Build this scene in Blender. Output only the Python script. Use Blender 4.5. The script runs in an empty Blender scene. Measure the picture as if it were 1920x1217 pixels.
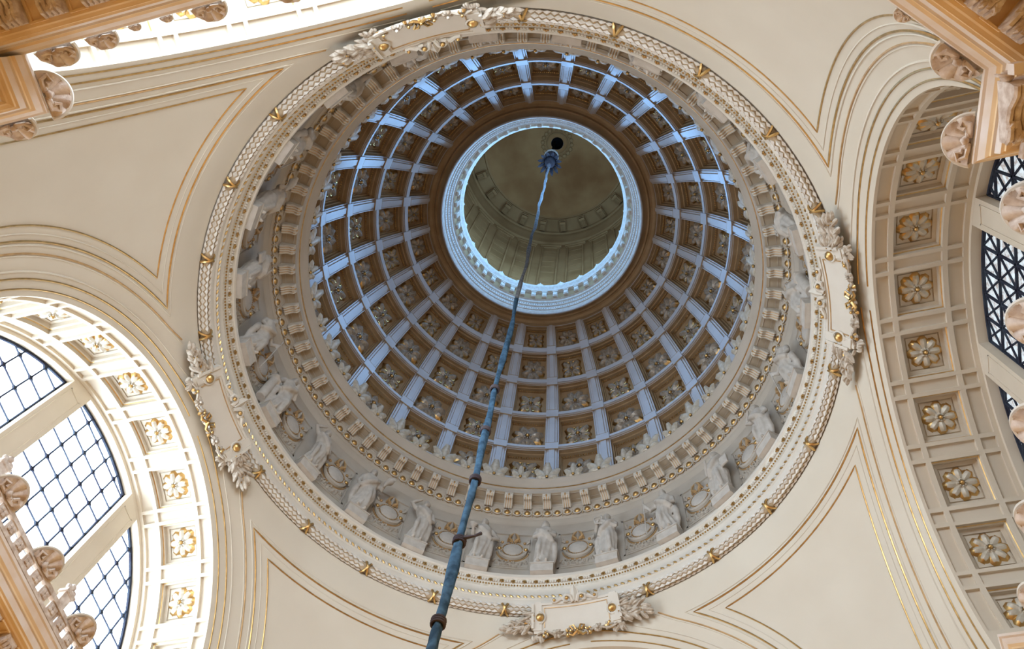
import bpy, math, random
from math import sin, cos, pi, radians, sqrt, hypot, atan2, acos
from mathutils import Matrix, Vector

# ------------------------------------------------------------------ camera, world, exposure
scene = bpy.context.scene
COL = scene.collection
cam_data = bpy.data.cameras.new('camera')
cam_data.sensor_fit = 'HORIZONTAL'
cam_data.sensor_width = 36.0
cam_data.lens = 28.8406
cam_data.clip_start = 0.05
cam_data.clip_end = 300
cam = bpy.data.objects.new('camera', cam_data)
COL.objects.link(cam)
RX = (0.969374, 0.231767, 0.081233)       # image right
RY = (-0.191012, 0.919412, -0.343797)     # image down
RZ = (-0.154367, 0.317752, 0.935524)      # viewing direction
cam.matrix_world = Matrix(((RX[0], -RY[0], -RZ[0], 3.2857),
                           (RX[1], -RY[1], -RZ[1], -7.1363),
                           (RX[2], -RY[2], -RZ[2], 0.0),
                           (0, 0, 0, 1)))
scene.camera = cam
world = bpy.data.worlds.new('sky'); scene.world = world
world.use_nodes = True
world.node_tree.nodes['Background'].inputs[0].default_value = (0.55, 0.7, 1.0, 1)
world.node_tree.nodes['Background'].inputs[1].default_value = 0.6
vs = scene.view_settings
vs.view_transform = 'Standard'; vs.look = 'None'; vs.gamma = 1.0; vs.use_curve_mapping = False
vs.exposure = -0.60
GLASS = {'E': 1.3, 'S': 0.9, 'W': 18.5, 'N': 21.0, 'D': 4.6}     # daylight behind the four lunettes; D: warm glow of the added lower panels
LANTERN_GLASS = 18.0                                   # daylight behind the lantern windows
scene.cycles.max_bounces = 5; scene.cycles.diffuse_bounces = 4; scene.cycles.glossy_bounces = 1; scene.cycles.use_light_tree = False
scene.cycles.caustics_reflective = False; scene.cycles.caustics_refractive = False
rnd = random.Random(7)

# ------------------------------------------------------------------ measured geometry (metres, camera at z = 0)
W0, RA, ZC = 8.3755, 5.0295, 12.8381      # arch face plane, arch radius, springing height
RS = hypot(W0, RA)                        # pendentive sphere
FLOOR = -1.6

# ------------------------------------------------------------------ materials
def new_mat(name):
    m = bpy.data.materials.new(name); m.use_nodes = True
    nt = m.node_tree
    return m, nt, nt.nodes['Principled BSDF']

def plaster(name, col, col2=None, rough=0.55, scale=1.5, bump=0.0, metallic=0.0, bscale=40, detail=4, spec=0.4):
    m, nt, b = new_mat(name)
    b.inputs['Roughness'].default_value = rough
    b.inputs['Metallic'].default_value = metallic
    b.inputs['Specular IOR Level'].default_value = spec
    tc = nt.nodes.new('ShaderNodeTexCoord')
    n = nt.nodes.new('ShaderNodeTexNoise'); n.inputs['Scale'].default_value = scale; n.inputs['Detail'].default_value = detail
    nt.links.new(tc.outputs['Object'], n.inputs['Vector'])
    r = nt.nodes.new('ShaderNodeValToRGB')
    c2 = col2 or tuple(c * 0.9 for c in col)
    r.color_ramp.elements[0].position = 0.35; r.color_ramp.elements[0].color = (*c2, 1)
    r.color_ramp.elements[1].position = 0.65; r.color_ramp.elements[1].color = (*col, 1)
    nt.links.new(n.outputs['Fac'], r.inputs[0]); nt.links.new(r.outputs[0], b.inputs['Base Color'])
    if bump:
        n2 = nt.nodes.new('ShaderNodeTexNoise'); n2.inputs['Scale'].default_value = bscale
        nt.links.new(tc.outputs['Object'], n2.inputs['Vector'])
        bp = nt.nodes.new('ShaderNodeBump'); bp.inputs['Strength'].default_value = bump; bp.inputs['Distance'].default_value = 0.02
        nt.links.new(n2.outputs['Fac'], bp.inputs['Height']); nt.links.new(bp.outputs[0], b.inputs['Normal'])
    if metallic == 0 and spec == 0.4:      # plain matt paint and stone
        df = nt.nodes.new('ShaderNodeBsdfDiffuse'); nt.links.new(r.outputs[0], df.inputs['Color'])
        if bump: nt.links.new(bp.outputs[0], df.inputs['Normal'])
        nt.links.new(df.outputs[0], nt.nodes['Material Output'].inputs['Surface']); nt.nodes.remove(b)
    return m

M = {}
M['cream'] = plaster('cream_plaster', (0.71, 0.64, 0.525), (0.675, 0.60, 0.485), 0.5, 0.5)
M['white'] = plaster('white_plaster', (0.73, 0.67, 0.58), (0.68, 0.615, 0.52), 0.5, 1.0)
M['rib'] = plaster('grey_dome_paint', (0.58, 0.53, 0.51), (0.52, 0.475, 0.455), 0.27, 1.2, spec=0.5)
M['coffer'] = plaster('coffer_paint', (0.50, 0.35, 0.205), (0.43, 0.285, 0.155), 0.55, 1.5)
M['soffit'] = plaster('arch_soffit_paint', (0.68, 0.59, 0.47), (0.64, 0.55, 0.43), 0.55, 0.8)
M['stone'] = plaster('frieze_plaster', (0.56, 0.49, 0.41), (0.50, 0.435, 0.355), 0.6, 1.5)
M['statue'] = plaster('statue_plaster', (0.60, 0.545, 0.48), (0.51, 0.455, 0.39), 0.6, 4.0, 0.15, bscale=18)
M['gold'] = plaster('gold_leaf', (0.80, 0.53, 0.22), (0.60, 0.37, 0.14), 0.40, 6.0, metallic=1.0)
M['ochre'] = plaster('ochre_gilding', (0.66, 0.42, 0.20), (0.50, 0.31, 0.14), 0.45, 5.0, metallic=0.35)
M['petal'] = plaster('rosette_plaster', (0.54, 0.47, 0.39), (0.36, 0.28, 0.20), 0.35, 9.0, metallic=0.15)
M['petal2'] = plaster('pale_rosette_plaster', (0.68, 0.62, 0.52), (0.56, 0.49, 0.38), 0.42, 9.0, metallic=0.1)
M['laurel'] = plaster('laurel_plaster', (0.80, 0.76, 0.70), (0.68, 0.61, 0.52), 0.5, 9.0)
M['drum'] = plaster('cornice_plaster', (0.57, 0.505, 0.425), (0.52, 0.455, 0.375), 0.5, 1.0)
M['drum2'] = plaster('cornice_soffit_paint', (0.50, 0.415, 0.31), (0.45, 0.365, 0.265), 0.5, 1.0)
M['grey'] = plaster('grey_cord', (0.26, 0.27, 0.28), (0.17, 0.17, 0.18), 0.7, 7.0)
M['spray'] = plaster('tarnished_spray_plaster', (0.64, 0.57, 0.48), (0.42, 0.33, 0.24), 0.5, 9.0)
M['core'] = plaster('garland_core_paint', (0.56, 0.44, 0.30), (0.46, 0.34, 0.21), 0.5, 9.0)
M['tan'] = plaster('tan_marble', (0.90, 0.70, 0.45), (0.80, 0.58, 0.33), 0.4, 1.6, detail=4)
M['marble'] = plaster('pale_veined_marble', (0.82, 0.74, 0.67), (0.56, 0.45, 0.37), 0.45, 7.0, 0.5, bscale=25, detail=4)
M['rim'] = plaster('rim_marble', (0.86, 0.80, 0.75), (0.80, 0.68, 0.56), 0.4, 2.2, detail=6)
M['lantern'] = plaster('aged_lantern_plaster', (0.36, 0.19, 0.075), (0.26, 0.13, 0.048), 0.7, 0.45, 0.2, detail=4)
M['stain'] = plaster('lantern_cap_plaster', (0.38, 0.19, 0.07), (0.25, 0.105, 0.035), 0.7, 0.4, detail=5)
M['iron'] = plaster('dark_lattice_iron', (0.05, 0.06, 0.08), (0.03, 0.03, 0.045), 0.5, 3)
M['dark'] = plaster('dark_void', (0.012, 0.01, 0.009), (0.01, 0.01, 0.01), 0.9, 3)
M['cloth'] = plaster('blue_cloth', (0.075, 0.14, 0.21), (0.035, 0.065, 0.10), 0.75, 7.0, 0.6, bscale=14, detail=4)
M['tie'] = plaster('dark_tie', (0.10, 0.085, 0.09), (0.06, 0.05, 0.06), 0.6, 5)
M['floor'] = plaster('floor_marble', (0.48, 0.34, 0.20), (0.38, 0.25, 0.14), 0.3, 0.8, detail=4)
M['wall_low'] = plaster('lower_wall_marble', (0.55, 0.38, 0.20), (0.46, 0.30, 0.15), 0.45, 0.8, detail=4)

def glass(name, col, strength, col2=None, scale=6.0):
    m, nt, b = new_mat(name)
    b.inputs['Base Color'].default_value = (0.25, 0.28, 0.3, 1)
    b.inputs['Roughness'].default_value = 0.15
    b.inputs['Emission Strength'].default_value = strength
    if col2:
        tc = nt.nodes.new('ShaderNodeTexCoord')
        n = nt.nodes.new('ShaderNodeTexNoise'); n.inputs['Scale'].default_value = scale; n.inputs['Detail'].default_value = 6
        n.inputs['Roughness'].default_value = 0.7
        nt.links.new(tc.outputs['Object'], n.inputs['Vector'])
        r = nt.nodes.new('ShaderNodeValToRGB')
        r.color_ramp.elements[0].position = 0.42; r.color_ramp.elements[0].color = (*col2, 1)
        r.color_ramp.elements[1].position = 0.56; r.color_ramp.elements[1].color = (*col, 1)
        nt.links.new(n.outputs['Fac'], r.inputs[0]); nt.links.new(r.outputs[0], b.inputs['Emission Color'])
    else:
        b.inputs['Emission Color'].default_value = (*col, 1)
    return m
M['glassE'] = glass('mottled_glass', (0.80, 0.93, 1.0), GLASS['E'], (0.40, 0.33, 0.30), 9.0)
M['glassW'] = glass('sunlit_glass', (0.76, 0.94, 1.14), GLASS['W'])
M['glassN'] = glass('bright_glass', (0.76, 0.94, 1.14), GLASS['N'])
M['glassS'] = glass('daylit_glass', (1.0, 0.80, 0.55), GLASS['S'])
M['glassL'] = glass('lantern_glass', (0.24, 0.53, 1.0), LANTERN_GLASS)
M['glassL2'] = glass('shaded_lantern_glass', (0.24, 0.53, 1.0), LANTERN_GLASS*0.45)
M['uplight'] = glass('added_uplight_glow', (1.0, 0.62, 0.21), GLASS['D'])  # warm emission of the unseen panels added for light from below

# ------------------------------------------------------------------ mesh helpers
class MB:
    def __init__(s): s.v = []; s.f = []; s.m = []
    def add(s, vs, fs, mi=0, T=None):
        o = len(s.v)
        if T is not None: vs = [tuple(T @ Vector(p)) for p in vs]
        s.v.extend(vs)
        for f in fs: s.f.append(tuple(i + o for i in f)); s.m.append(mi)
        return s
    def box(s, x0, x1, y0, y1, z0, z1, mi=0, T=None):
        vs = [(x0,y0,z0),(x1,y0,z0),(x1,y1,z0),(x0,y1,z0),(x0,y0,z1),(x1,y0,z1),(x1,y1,z1),(x0,y1,z1)]
        return s.add(vs, [(0,3,2,1),(4,5,6,7),(0,1,5,4),(1,2,6,5),(2,3,7,6),(3,0,4,7)], mi, T)
    def tube(s, pts, r, n=6, mi=0, closed=False, T=None):
        P = [Vector(p) for p in pts]; k = len(P); vs = []; fs = []
        up = None
        for i in range(k):
            a = P[i-1] if (i > 0 or closed) else P[i]
            b = P[(i+1) % k] if (i < k-1 or closed) else P[i]
            t = (b - a).normalized()
            if up is None: up = t.orthogonal().normalized()
            up = (up - t * up.dot(t))
            up = up.normalized() if up.length > 1e-6 else t.orthogonal().normalized()
            w = t.cross(up); rr = r[i] if isinstance(r, (list, tuple)) else r
            for j in range(n):
                q = P[i] + (up * cos(2*pi*j/n) + w * sin(2*pi*j/n)) * rr
                vs.append(tuple(q))
        m = k if closed else k - 1
        for i in range(m):
            i2 = (i+1) % k
            for j in range(n):
                fs.append((i*n+j, i*n+(j+1) % n, i2*n+(j+1) % n, i2*n+j))
        if not closed:
            fs.append(tuple(reversed(range(n)))); fs.append(tuple(range((k-1)*n, k*n)))
        return s.add(vs, fs, mi, T)
    def ell(s, c, rad, nu=8, nv=5, mi=0, T=None):
        vs = [(c[0], c[1], c[2]-rad[2])]; fs = []
        for i in range(1, nv):
            ph = -pi/2 + pi*i/nv
            for j in range(nu):
                a = 2*pi*j/nu
                vs.append((c[0]+rad[0]*cos(ph)*cos(a), c[1]+rad[1]*cos(ph)*sin(a), c[2]+rad[2]*sin(ph)))
        vs.append((c[0], c[1], c[2]+rad[2])); L = len(vs)-1
        for j in range(nu): fs.append((0, 1+(j+1) % nu, 1+j))
        for i in range(nv-2):
            for j in range(nu):
                fs.append((1+i*nu+j, 1+i*nu+(j+1) % nu, 1+(i+1)*nu+(j+1) % nu, 1+(i+1)*nu+j))
        for j in range(nu): fs.append((L, 1+(nv-2)*nu+j, 1+(nv-2)*nu+(j+1) % nu))
        return s.add(vs, fs, mi, T)
    def lathe(s, prof, seg=192, a0=0.0, a1=2*pi, mi=0, T=None):
        full = abs(a1 - a0 - 2*pi) < 1e-6; n = seg if full else seg + 1; k = len(prof); vs = []; fs = []
        for i in range(n):
            a = a0 + (a1-a0)*i/seg; c, q = cos(a), sin(a)
            for r, z in prof: vs.append((r*c, r*q, z))
        for i in range(seg):
            i2 = (i+1) % n
            for j in range(k-1): fs.append((i*k+j, i*k+j+1, i2*k+j+1, i2*k+j))
        return s.add(vs, fs, mi, T)
    def grid(s, fn, us, vs_, mi=0, T=None):
        nu, nv = len(us), len(vs_)
        P = [tuple(fn(u, v)) for u in us for v in vs_]
        F = [(i*nv+j, i*nv+j+1, (i+1)*nv+j+1, (i+1)*nv+j) for i in range(nu-1) for j in range(nv-1)]
        if callable(mi):
            o = len(s.v)
            s.v.extend(P if T is None else [tuple(T @ Vector(p)) for p in P])
            for i in range(nu-1):
                for j in range(nv-1):
                    s.f.append(tuple(x+o for x in F[i*(nv-1)+j])); s.m.append(mi((us[i]+us[i+1])/2, (vs_[j]+vs_[j+1])/2))
            return s
        return s.add(P, F, mi, T)
    def prism(s, poly, d0, d1, fn, mi=0):
        """poly in (u,v), extruded between depths d0 and d1; fn(u,v,d)->xyz"""
        k = len(poly)
        vs = [tuple(fn(u, v, d0)) for u, v in poly] + [tuple(fn(u, v, d1)) for u, v in poly]
        fs = [tuple(range(k)), tuple(reversed(range(k, 2*k)))]
        fs += [(i, k+i, k+(i+1) % k, (i+1) % k) for i in range(k)]
        return s.add(vs, fs, mi)
    def mesh(s, name, mats, smooth=True, ang=0.7):
        me = bpy.data.meshes.new(name)
        me.from_pydata(s.v, [], s.f)
        for m in (mats if isinstance(mats, (list, tuple)) else [mats]): me.materials.append(M[m])
        me.polygons.foreach_set('material_index', s.m)
        if smooth:
            me.polygons.foreach_set('use_smooth', [True]*len(me.polygons))
            me.set_sharp_from_angle(angle=ang)
        me.update()
        return me

def place(name, me, parent=None, mat=None):
    o = bpy.data.objects.new(name, me); COL.objects.link(o)
    if parent is not None: o.parent = parent
    if mat is not None: o.matrix_local = mat
    return o
def empty(name, mat=None):
    o = bpy.data.objects.new(name, None); COL.objects.link(o); o.empty_display_size = 0.2
    if mat is not None: o.matrix_local = mat
    return o
def tag(o, label=None, cat=None, group=None, kind=None):
    if label: o['label'] = label
    if cat: o['category'] = cat
    if group: o['group'] = group
    if kind: o['kind'] = kind
    return o
def Rz(a): return Matrix.Rotation(a, 4, 'Z')
def linspace(a, b, n): return [a + (b-a)*i/(n-1) for i in range(n)]

def petal(mb, ang, r0, r1, w, h, z0=0.0, fn=None, gold=True, lob=0.0, curl=0.0, mi=0, gi=1, nu=6, nv=5):
    """raised petal in the plane (u,v) with height d; fn maps (u,v,d) to 3D"""
    ca, sa = cos(ang), sin(ang)
    def f(t, q):
        rr = r0 + (r1-r0)*t
        wd = w * (sin(pi*min(1, 0.12+0.80*t)))**0.6 * (1 + lob*cos(6*pi*t))
        d = z0 + h*(1-0.75*q*q)*(0.35+0.65*sin(pi*min(1, 0.1+0.85*t))) + h*0.35*cos(2*pi*q)*0.3 + curl*t*t
        if abs(q) > 0.99: d = z0 - 0.005
        if t > 0.99: d = z0 + curl*0.9
        y = wd*q
        return fn(rr*ca - y*sa, rr*sa + y*ca, d)
    mb.grid(f, linspace(0, 1, nu), linspace(-1, 1, nv), (lambda t, q: gi if (gold and (t > 0.80 or (abs(q) > 0.7 and t > 0.45))) else mi))

def rosette_mesh(name, R, fn, kind, mats):
    mb = MB()
    if kind == 0:      # eight broad petals
        for k in range(8): petal(mb, k*pi/4, R*0.16, R, R*0.37, R*0.26, 0.01, fn, True, 0.05)
        for k in range(8): petal(mb, (k+.5)*pi/4, R*0.15, R*0.80, R*0.16, R*0.14, 0.0, fn, True)
        for k in range(8): petal(mb, k*pi/4, R*0.08, R*0.34, R*0.12, R*0.13, R*0.16, fn, False)
    elif kind == 1:    # four cabbage leaves with scrolls between
        for k in range(4): petal(mb, k*pi/2+pi/4, R*0.14, R*1.12, R*0.42, R*0.30, 0.01, fn, True, 0.14, R*0.08)
        for k in range(4): petal(mb, k*pi/2, R*0.14, R*0.92, R*0.34, R*0.24, 0.0, fn, k % 2 == 0, 0.12)
        for k in range(8):
            a = k*pi/4 + pi/8
            c = [(R*0.60*cos(a)+R*0.13*cos(t*2*pi), R*0.60*sin(a)+R*0.13*sin(t*2*pi), R*0.20) for t in linspace(0, 0.85, 6)]
            mb.tube([fn(*p) for p in c], R*0.05, 5, 1)
    else:              # leafy acanthus rosette
        for k in range(8): petal(mb, k*pi/4+pi/8, R*0.14, R*1.02, R*0.38, R*0.30, 0.01, fn, k % 4 == 0, 0.20, R*0.10)
        for k in range(4): petal(mb, k*pi/2, R*0.10, R*0.66, R*0.20, R*0.20, R*0.10, fn, True, 0.1)
    # ring of small beads and the boss
    for k in range(8):
        a = k*pi/4
        mb.tube([fn(R*0.20*cos(a), R*0.20*sin(a), R*0.22), fn(R*0.20*cos(a), R*0.20*sin(a), R*0.36)], [R*0.07, R*0.04], 5, 0)
    def bf(t, q): return fn(R*0.15*cos(q)*cos(t*pi/2), R*0.15*sin(q)*cos(t*pi/2), R*0.24+R*0.24*sin(t*pi/2))
    mb.grid(bf, linspace(0, 1, 5), linspace(0, 2*pi, 9), 1)
    return mb.mesh(name, mats)

def leaf3(mb, fn, L, W, lobes=5, bulge=0.08, curl=0.15, mi=0, gi=None):
    """acanthus leaf: u across, v up, d outwards"""
    nv, nu = 9, 7
    def f(t, q):
        wd = W*(0.35 + 0.65*sin(pi*min(1, 0.1+0.86*t)))*(0.80+0.20*abs(cos(pi*lobes*0.5*t*2))) * (1.0 if t < 0.98 else 0.25)
        d = bulge*(1-q*q)*(0.6+0.4*cos(4*pi*q)) + curl*t*t
        return fn(wd*q, L*t + 0.10*L*(1-abs(q))*0 - 0.08*L*abs(q)*t, d)
    mb.grid(f, linspace(0, 1, nv), linspace(-1, 1, nu), (lambda t, q: gi if (gi is not None and t < 0.16 and abs(q) < .5) else mi))
    mb.grid(lambda t, q: f(t, -q) if abs(q) > .99 else tuple(Vector(f(t, -q)) + (Vector(fn(0, 0, -0.05)) - Vector(fn(0, 0, 0)))), linspace(0, 1, nv), linspace(-1, 1, nu), mi)

# ------------------------------------------------------------------ pendentives (four corner walls)
def zadd(r): return 0.45*((W0-r)/0.3755)**2 if r < W0 else 0.0
def zs(r):
    return ZC + sqrt(max(0.0, RS*RS - r*r)) + zadd(r)
SIDE4 = ['southeast', 'southwest', 'northwest', 'northeast']
ARCHN = ['east', 'south', 'west', 'north']
WHERE = ['right', 'bottom', 'left', 'top']

def pendentive_mesh():
    mb = MB()
    rs = [8.02 + (W0-8.02)*i/5 for i in range(6)]
    zz = [17.867 - 5.03*(i/44)**2 for i in range(1, 45)]
    rows = [(r, zs(r), 0.0) for r in rs]
    for z in zz:
        z = max(z, ZC)
        r = sqrt(RS*RS - (z-ZC)**2); rows.append((r, z, acos(min(1, W0/r))))
    r = RS
    for z in (12.4, 10.55): rows.append((r, z, acos(W0/r)))
    n = 48; vs = []; fs = []
    for r, z, am in rows:
        for j in range(n+1):
            a = am + (pi/2-2*am)*j/n
            vs.append((r*cos(a), r*sin(a), z))
    for i in range(len(rows)-1):
        for j in range(n): fs.append((i*(n+1)+j, i*(n+1)+j+1, (i+1)*(n+1)+j+1, (i+1)*(n+1)+j))
    mb.add(vs, fs, 0)
    # pier below the gallery down to the floor
    am = acos(W0/RS)
    pts = [((RS+.5)*cos(am+(pi/2-2*am)*t), (RS+.5)*sin(am+(pi/2-2*am)*t)) for t in linspace(0, 1, 9)]
    pts = [(10.37, 5.3)] + pts + [(5.3, 10.37)]
    vs = [(x, y, 11.3) for x, y in pts] + [(x, y, FLOOR) for x, y in pts]; k = len(pts)
    mb.add(vs, [(i, i+1, k+i+1, k+i) for i in range(k-1)], 1)
    return mb.mesh('pendentive', ['cream', 'wall_low'])

def line_on_plane(p, rr, zmin=11.6, n=40, d=0.0):
    """curve on the pendentive parallel to the east arch, from ring radius rr downwards (towards +y)"""
    rho = sqrt(RS*RS - p*p)
    y0 = sqrt(max(0, rr*rr - p*p)); t0 = math.asin(min(1, y0/rho)); t1 = acos((zmin-ZC)/rho)
    out = []
    for i in range(n+1):
        t = t0 + (t1-t0)*i/n; y = rho*sin(t); z = ZC + rho*cos(t) + zadd(hypot(p, y))
        v = Vector((p, y, z)); c = Vector((0, 0, ZC)); nrm = (c - v).normalized()
        out.append(v + nrm*d)
    return out
def line_on_ring(rr, p, n=40, d=0.0):
    a0 = acos(p/rr); out = []
    for i in range(n+1):
        a = a0 + (pi/2-2*a0)*i/n; v = Vector((rr*cos(a), rr*sin(a), zs(rr)))
        out.append(v + (Vector((0, 0, ZC))-v).normalized()*d)
    return out
def mirror45(pts): return [Vector((p.y, p.x, p.z)) for p in pts]
pm = pendentive_mesh()
fillets = []
def frame_lines(p, rr, rad, mat, nm):
    a = line_on_plane(p, rr); b = line_on_ring(rr, p)
    mb = MB(); mb.tube(list(reversed(a)) + b[1:] + mirror45(a)[1:], rad, 6)
    return nm, mb.mesh(nm, mat)
LINES = [frame_lines(7.52, 8.50, 0.021, 'gold', 'gold_fillet'),
         frame_lines(7.635, 8.415, 0.014, 'cream', 'moulding_line'),
         frame_lines(7.73, 8.345, 0.024, 'gold', 'gold_fillet'),
         frame_lines(7.775, 8.305, 0.020, 'cream', 'moulding_line')]
for p, r, mt, nm, rr in ((7.885, 0.022, 'ochre', 'arch_moulding', 8.19), (7.915, 0.016, 'cream', 'arch_moulding', 8.19),
                     (8.10, 0.022, 'cream', 'arch_moulding', 8.11), (8.185, 0.022, 'gold', 'gold_fillet', 8.19), (8.30, 0.020, 'gold', 'gold_fillet', 8.305)):
    for mir in (0, 1):
        mb = MB(); a = line_on_plane(p, rr, n=60)
        mb.tube(mirror45(a) if mir else a, r, 6)
        LINES.append((nm, mb.mesh(nm, mt)))
for k in range(4):
    o = place('wall_' + SIDE4[k], pm, None, Rz(k*pi/2)); tag(o, kind='structure')
    for nm, me in LINES: place(nm, me, o)

# ------------------------------------------------------------------ four arches with coffered soffits and lunette windows
NU = 11; UN = pi/NU
X1 = [8.3755, 8.44, 8.715, 8.825, 9.835, 9.945, 10.265, 10.37]
def Bp(x, th, d=0.0): return (x, (RA+d)*sin(th), ZC+(RA+d)*cos(th))
CF = radians(5.75); BR0 = radians(6.75); BR1 = UN/2*2 - radians(6.75)
def recess_mesh(name, x0, x1, t0, t1, steps, mats, gold=None):
    """stepped recess in the barrel; steps: list of (inset, depth)"""
    mb = MB(); nt_ = 6
    def loop(ins, dep):
        it = ins/RA
        a, b = t0+it, t1-it; xa, xb = x0+ins, x1-ins
        L = [Bp(xa, t, dep) for t in linspace(a, b, nt_)] + [Bp(xb, t, dep) for t in linspace(b, a, nt_)]
        return L
    loops = [loop(*s) for s in steps]; k = 2*nt_
    for i in range(len(loops)-1):
        mi = 1 if (gold is not None and i in gold) else 0
        mb.add(loops[i]+loops[i+1], [(j, (j+1) % k, k+(j+1) % k, k+j) for j in range(k)], mi)
    L = loops[-1]
    mb.add(L, [(j, j+1, k-2-j, k-1-j) for j in range(nt_-1)], 0)
    return mb.mesh(name, mats, smooth=False)
me_cof = recess_mesh('coffer', X1[3], X1[4], -CF, CF, [(0, 0), (0, .10), (.02, .115), (.05, .12), (.05, .22), (.13, .23), (.13, .27), (.16, .27), (.16, .24)], ['soffit', 'gold'], gold=(1,))
me_bar = recess_mesh('soffit_panel', X1[3], X1[4], BR0, BR1, [(0, 0), (0, .07), (.02, .075)], ['soffit'])
me_l1 = recess_mesh('soffit_panel', X1[1], X1[2], -CF, CF, [(0, 0), (0, .07), (.02, .075)], ['soffit'])
me_s1 = recess_mesh('soffit_panel', X1[1], X1[2], BR0, BR1, [(0, 0), (0, .07), (.02, .075)], ['soffit'])
me_l2 = recess_mesh('soffit_panel', X1[5], X1[6], -CF, CF, [(0, 0), (0, .07), (.02, .075)], ['soffit'])
me_s2 = recess_mesh('soffit_panel', X1[5], X1[6], BR0, BR1, [(0, 0), (0, .07), (.02, .075)], ['soffit'])
XC = (X1[3]+X1[4])/2
me_ros = rosette_mesh('rosette', 0.375, lambda u, v, d: (XC+u, v, ZC+RA+0.24-d), 0, ['petal2', 'gold'])

ROPEN = 4.93; XG = 10.64
def arch_mesh(coffered):
    mb = MB()
    # soffit frame
    ths = []
    for u in range(NU):
        c = -pi/2 + (u+.5)*UN
        ths += [(c-CF, c+CF, 'c')]
    edges = [-pi/2]
    for c0, c1, _ in ths: edges += [c0, c1]
    edges += [pi/2]
    xs = X1
    for i in range(len(edges)-1):
        a, b = edges[i], edges[i+1]; cof = (i % 2 == 1); end = i in (0, len(edges)-2)
        subs = [(a, b, cof, False)]
        if not cof and not end:
            g = radians(1.0); subs = [(a, a+g, False, False), (a+g, b-g, False, True), (b-g, b, False, False)]
        for a_, b_, c_, bar in subs:
            for j in range(len(xs)-1):
                hole = coffered and (c_ or bar) and j in (1, 3, 5)
                if hole: continue
                n = 6 if (b_-a_) > .1 else 2
                mb.grid(lambda x, t: Bp(x, t), [xs[j], xs[j+1]], linspace(a_, b_, n), 0)
    # wall ring around the window and reveal
    mb.grid(lambda r, t: (10.37, r*sin(t), ZC+r*cos(t)), [RA+.02, ROPEN], linspace(-pi/2, pi/2, 61), 0)
    mb.grid(lambda x, t: (x, ROPEN*sin(t), ZC+ROPEN*cos(t)), [10.37, 10.72], linspace(-pi/2, pi/2, 61), 0)
    for s in (-1, 1):
        mb.add([(W0, s*RA, ZC), (10.37, s*RA, ZC), (10.37, s*RA, 11.0), (W0, s*RA, 11.0)], [(0, 1, 2, 3)], 0)
        mb.add([(10.37, s*ROPEN, ZC), (10.72, s*ROPEN, ZC), (10.72, s*ROPEN, 11.6), (10.37, s*ROPEN, 11.6)], [(0, 1, 2, 3)], 0)
        mb.add([(10.37, s*(RA+.4), ZC), (10.37, s*ROPEN, ZC), (10.37, s*ROPEN, 11.6), (10.37, s*(RA+.4), 11.6)], [(0, 1, 2, 3)], 0)
    mb.add([(10.37, -5.6, 11.6), (10.72, -5.6, 11.6), (10.72, 5.6, 11.6), (10.37, 5.6, 11.6)], [(0, 1, 2, 3)], 0)
    for (y0, y1, z0, z1) in ((-5.6, -2.6, FLOOR, 11.6), (2.6, 5.6, FLOOR, 11.6), (-2.6, 2.6, 7.0, 11.6), (-2.6, 2.6, FLOOR, 0.4)):
        mb.add([(10.37, y0, z1), (10.37, y1, z1), (10.37, y1, z0), (10.37, y0, z0)], [(0, 1, 2, 3)], 1)
    return mb.mesh('arch', ['soffit', 'wall_low'])
am_c = arch_mesh(True); am_p = arch_mesh(False)
arches = []
for k in range(4):
    o = place('wall_' + ARCHN[k], am_p if k == 1 else am_c, None, Rz(k*pi/2)); tag(o, kind='structure'); arches.append(o)
    if k == 1: continue
    T0 = Matrix.Translation((0, 0, ZC)); Ti = Matrix.Translation((0, 0, -ZC))
    for u in range(NU):
        c = -pi/2 + (u+.5)*UN
        Rm = T0 @ Matrix.Rotation(-c, 4, 'X') @ Ti
        cf = place('coffer', me_cof, o, Rm); place('rosette', me_ros, cf)
        place('soffit_panel', me_l1, o, Rm); place('soffit_panel', me_l2, o, Rm)
        if u < NU-1:
            for me in (me_bar, me_s1, me_s2): place('soffit_panel', me, o, Rm)

def clip(poly, reg):
    out = poly
    for i in range(len(reg)):
        a, b = reg[i], reg[(i+1) % len(reg)]; inp = out; out = []
        if not inp: return []
        def side(p): return (b[0]-a[0])*(p[1]-a[1]) - (b[1]-a[1])*(p[0]-a[0])
        for j in range(len(inp)):
            p, q = inp[j-1], inp[j]; sp, sq = side(p), side(q)
            if (sp >= 0) != (sq >= 0):
                t = sp/(sp-sq); out.append((p[0]+(q[0]-p[0])*t, p[1]+(q[1]-p[1])*t))
            if sq >= 0: out.append(q)
    return out
RG = 4.90
LIGHTS = [(-RG, -2.0), (-1.36, 1.36), (2.0, RG)]
def light_region(y0, y1, zlo):
    pts = [(y1 if abs(y1) < RG else RG*cos(0.0)*0.9999, zlo), ]
    arc = []
    for t in linspace(pi/2, -pi/2, 81):
        y, z = RG*sin(t), ZC+RG*cos(t)
        if y0-1e-6 <= y <= y1+1e-6: arc.append((y, z))
    def top(y): return (y, ZC+sqrt(max(0, RG*RG-y*y)))
    lim = sqrt(RG*RG-max(0, zlo-ZC)**2)
    poly = [(max(y0, -lim), zlo), (min(y1, lim), zlo)]
    if abs(y1) < RG: poly.append(top(y1))
    for q in arc:
        if q[1] > zlo: poly.append(q)
    if abs(y0) < RG: poly.append(top(y0))
    res = []
    for q in poly:
        if not res or hypot(q[0]-res[-1][0], q[1]-res[-1][1]) > 1e-4: res.append(q)
    return res
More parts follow.
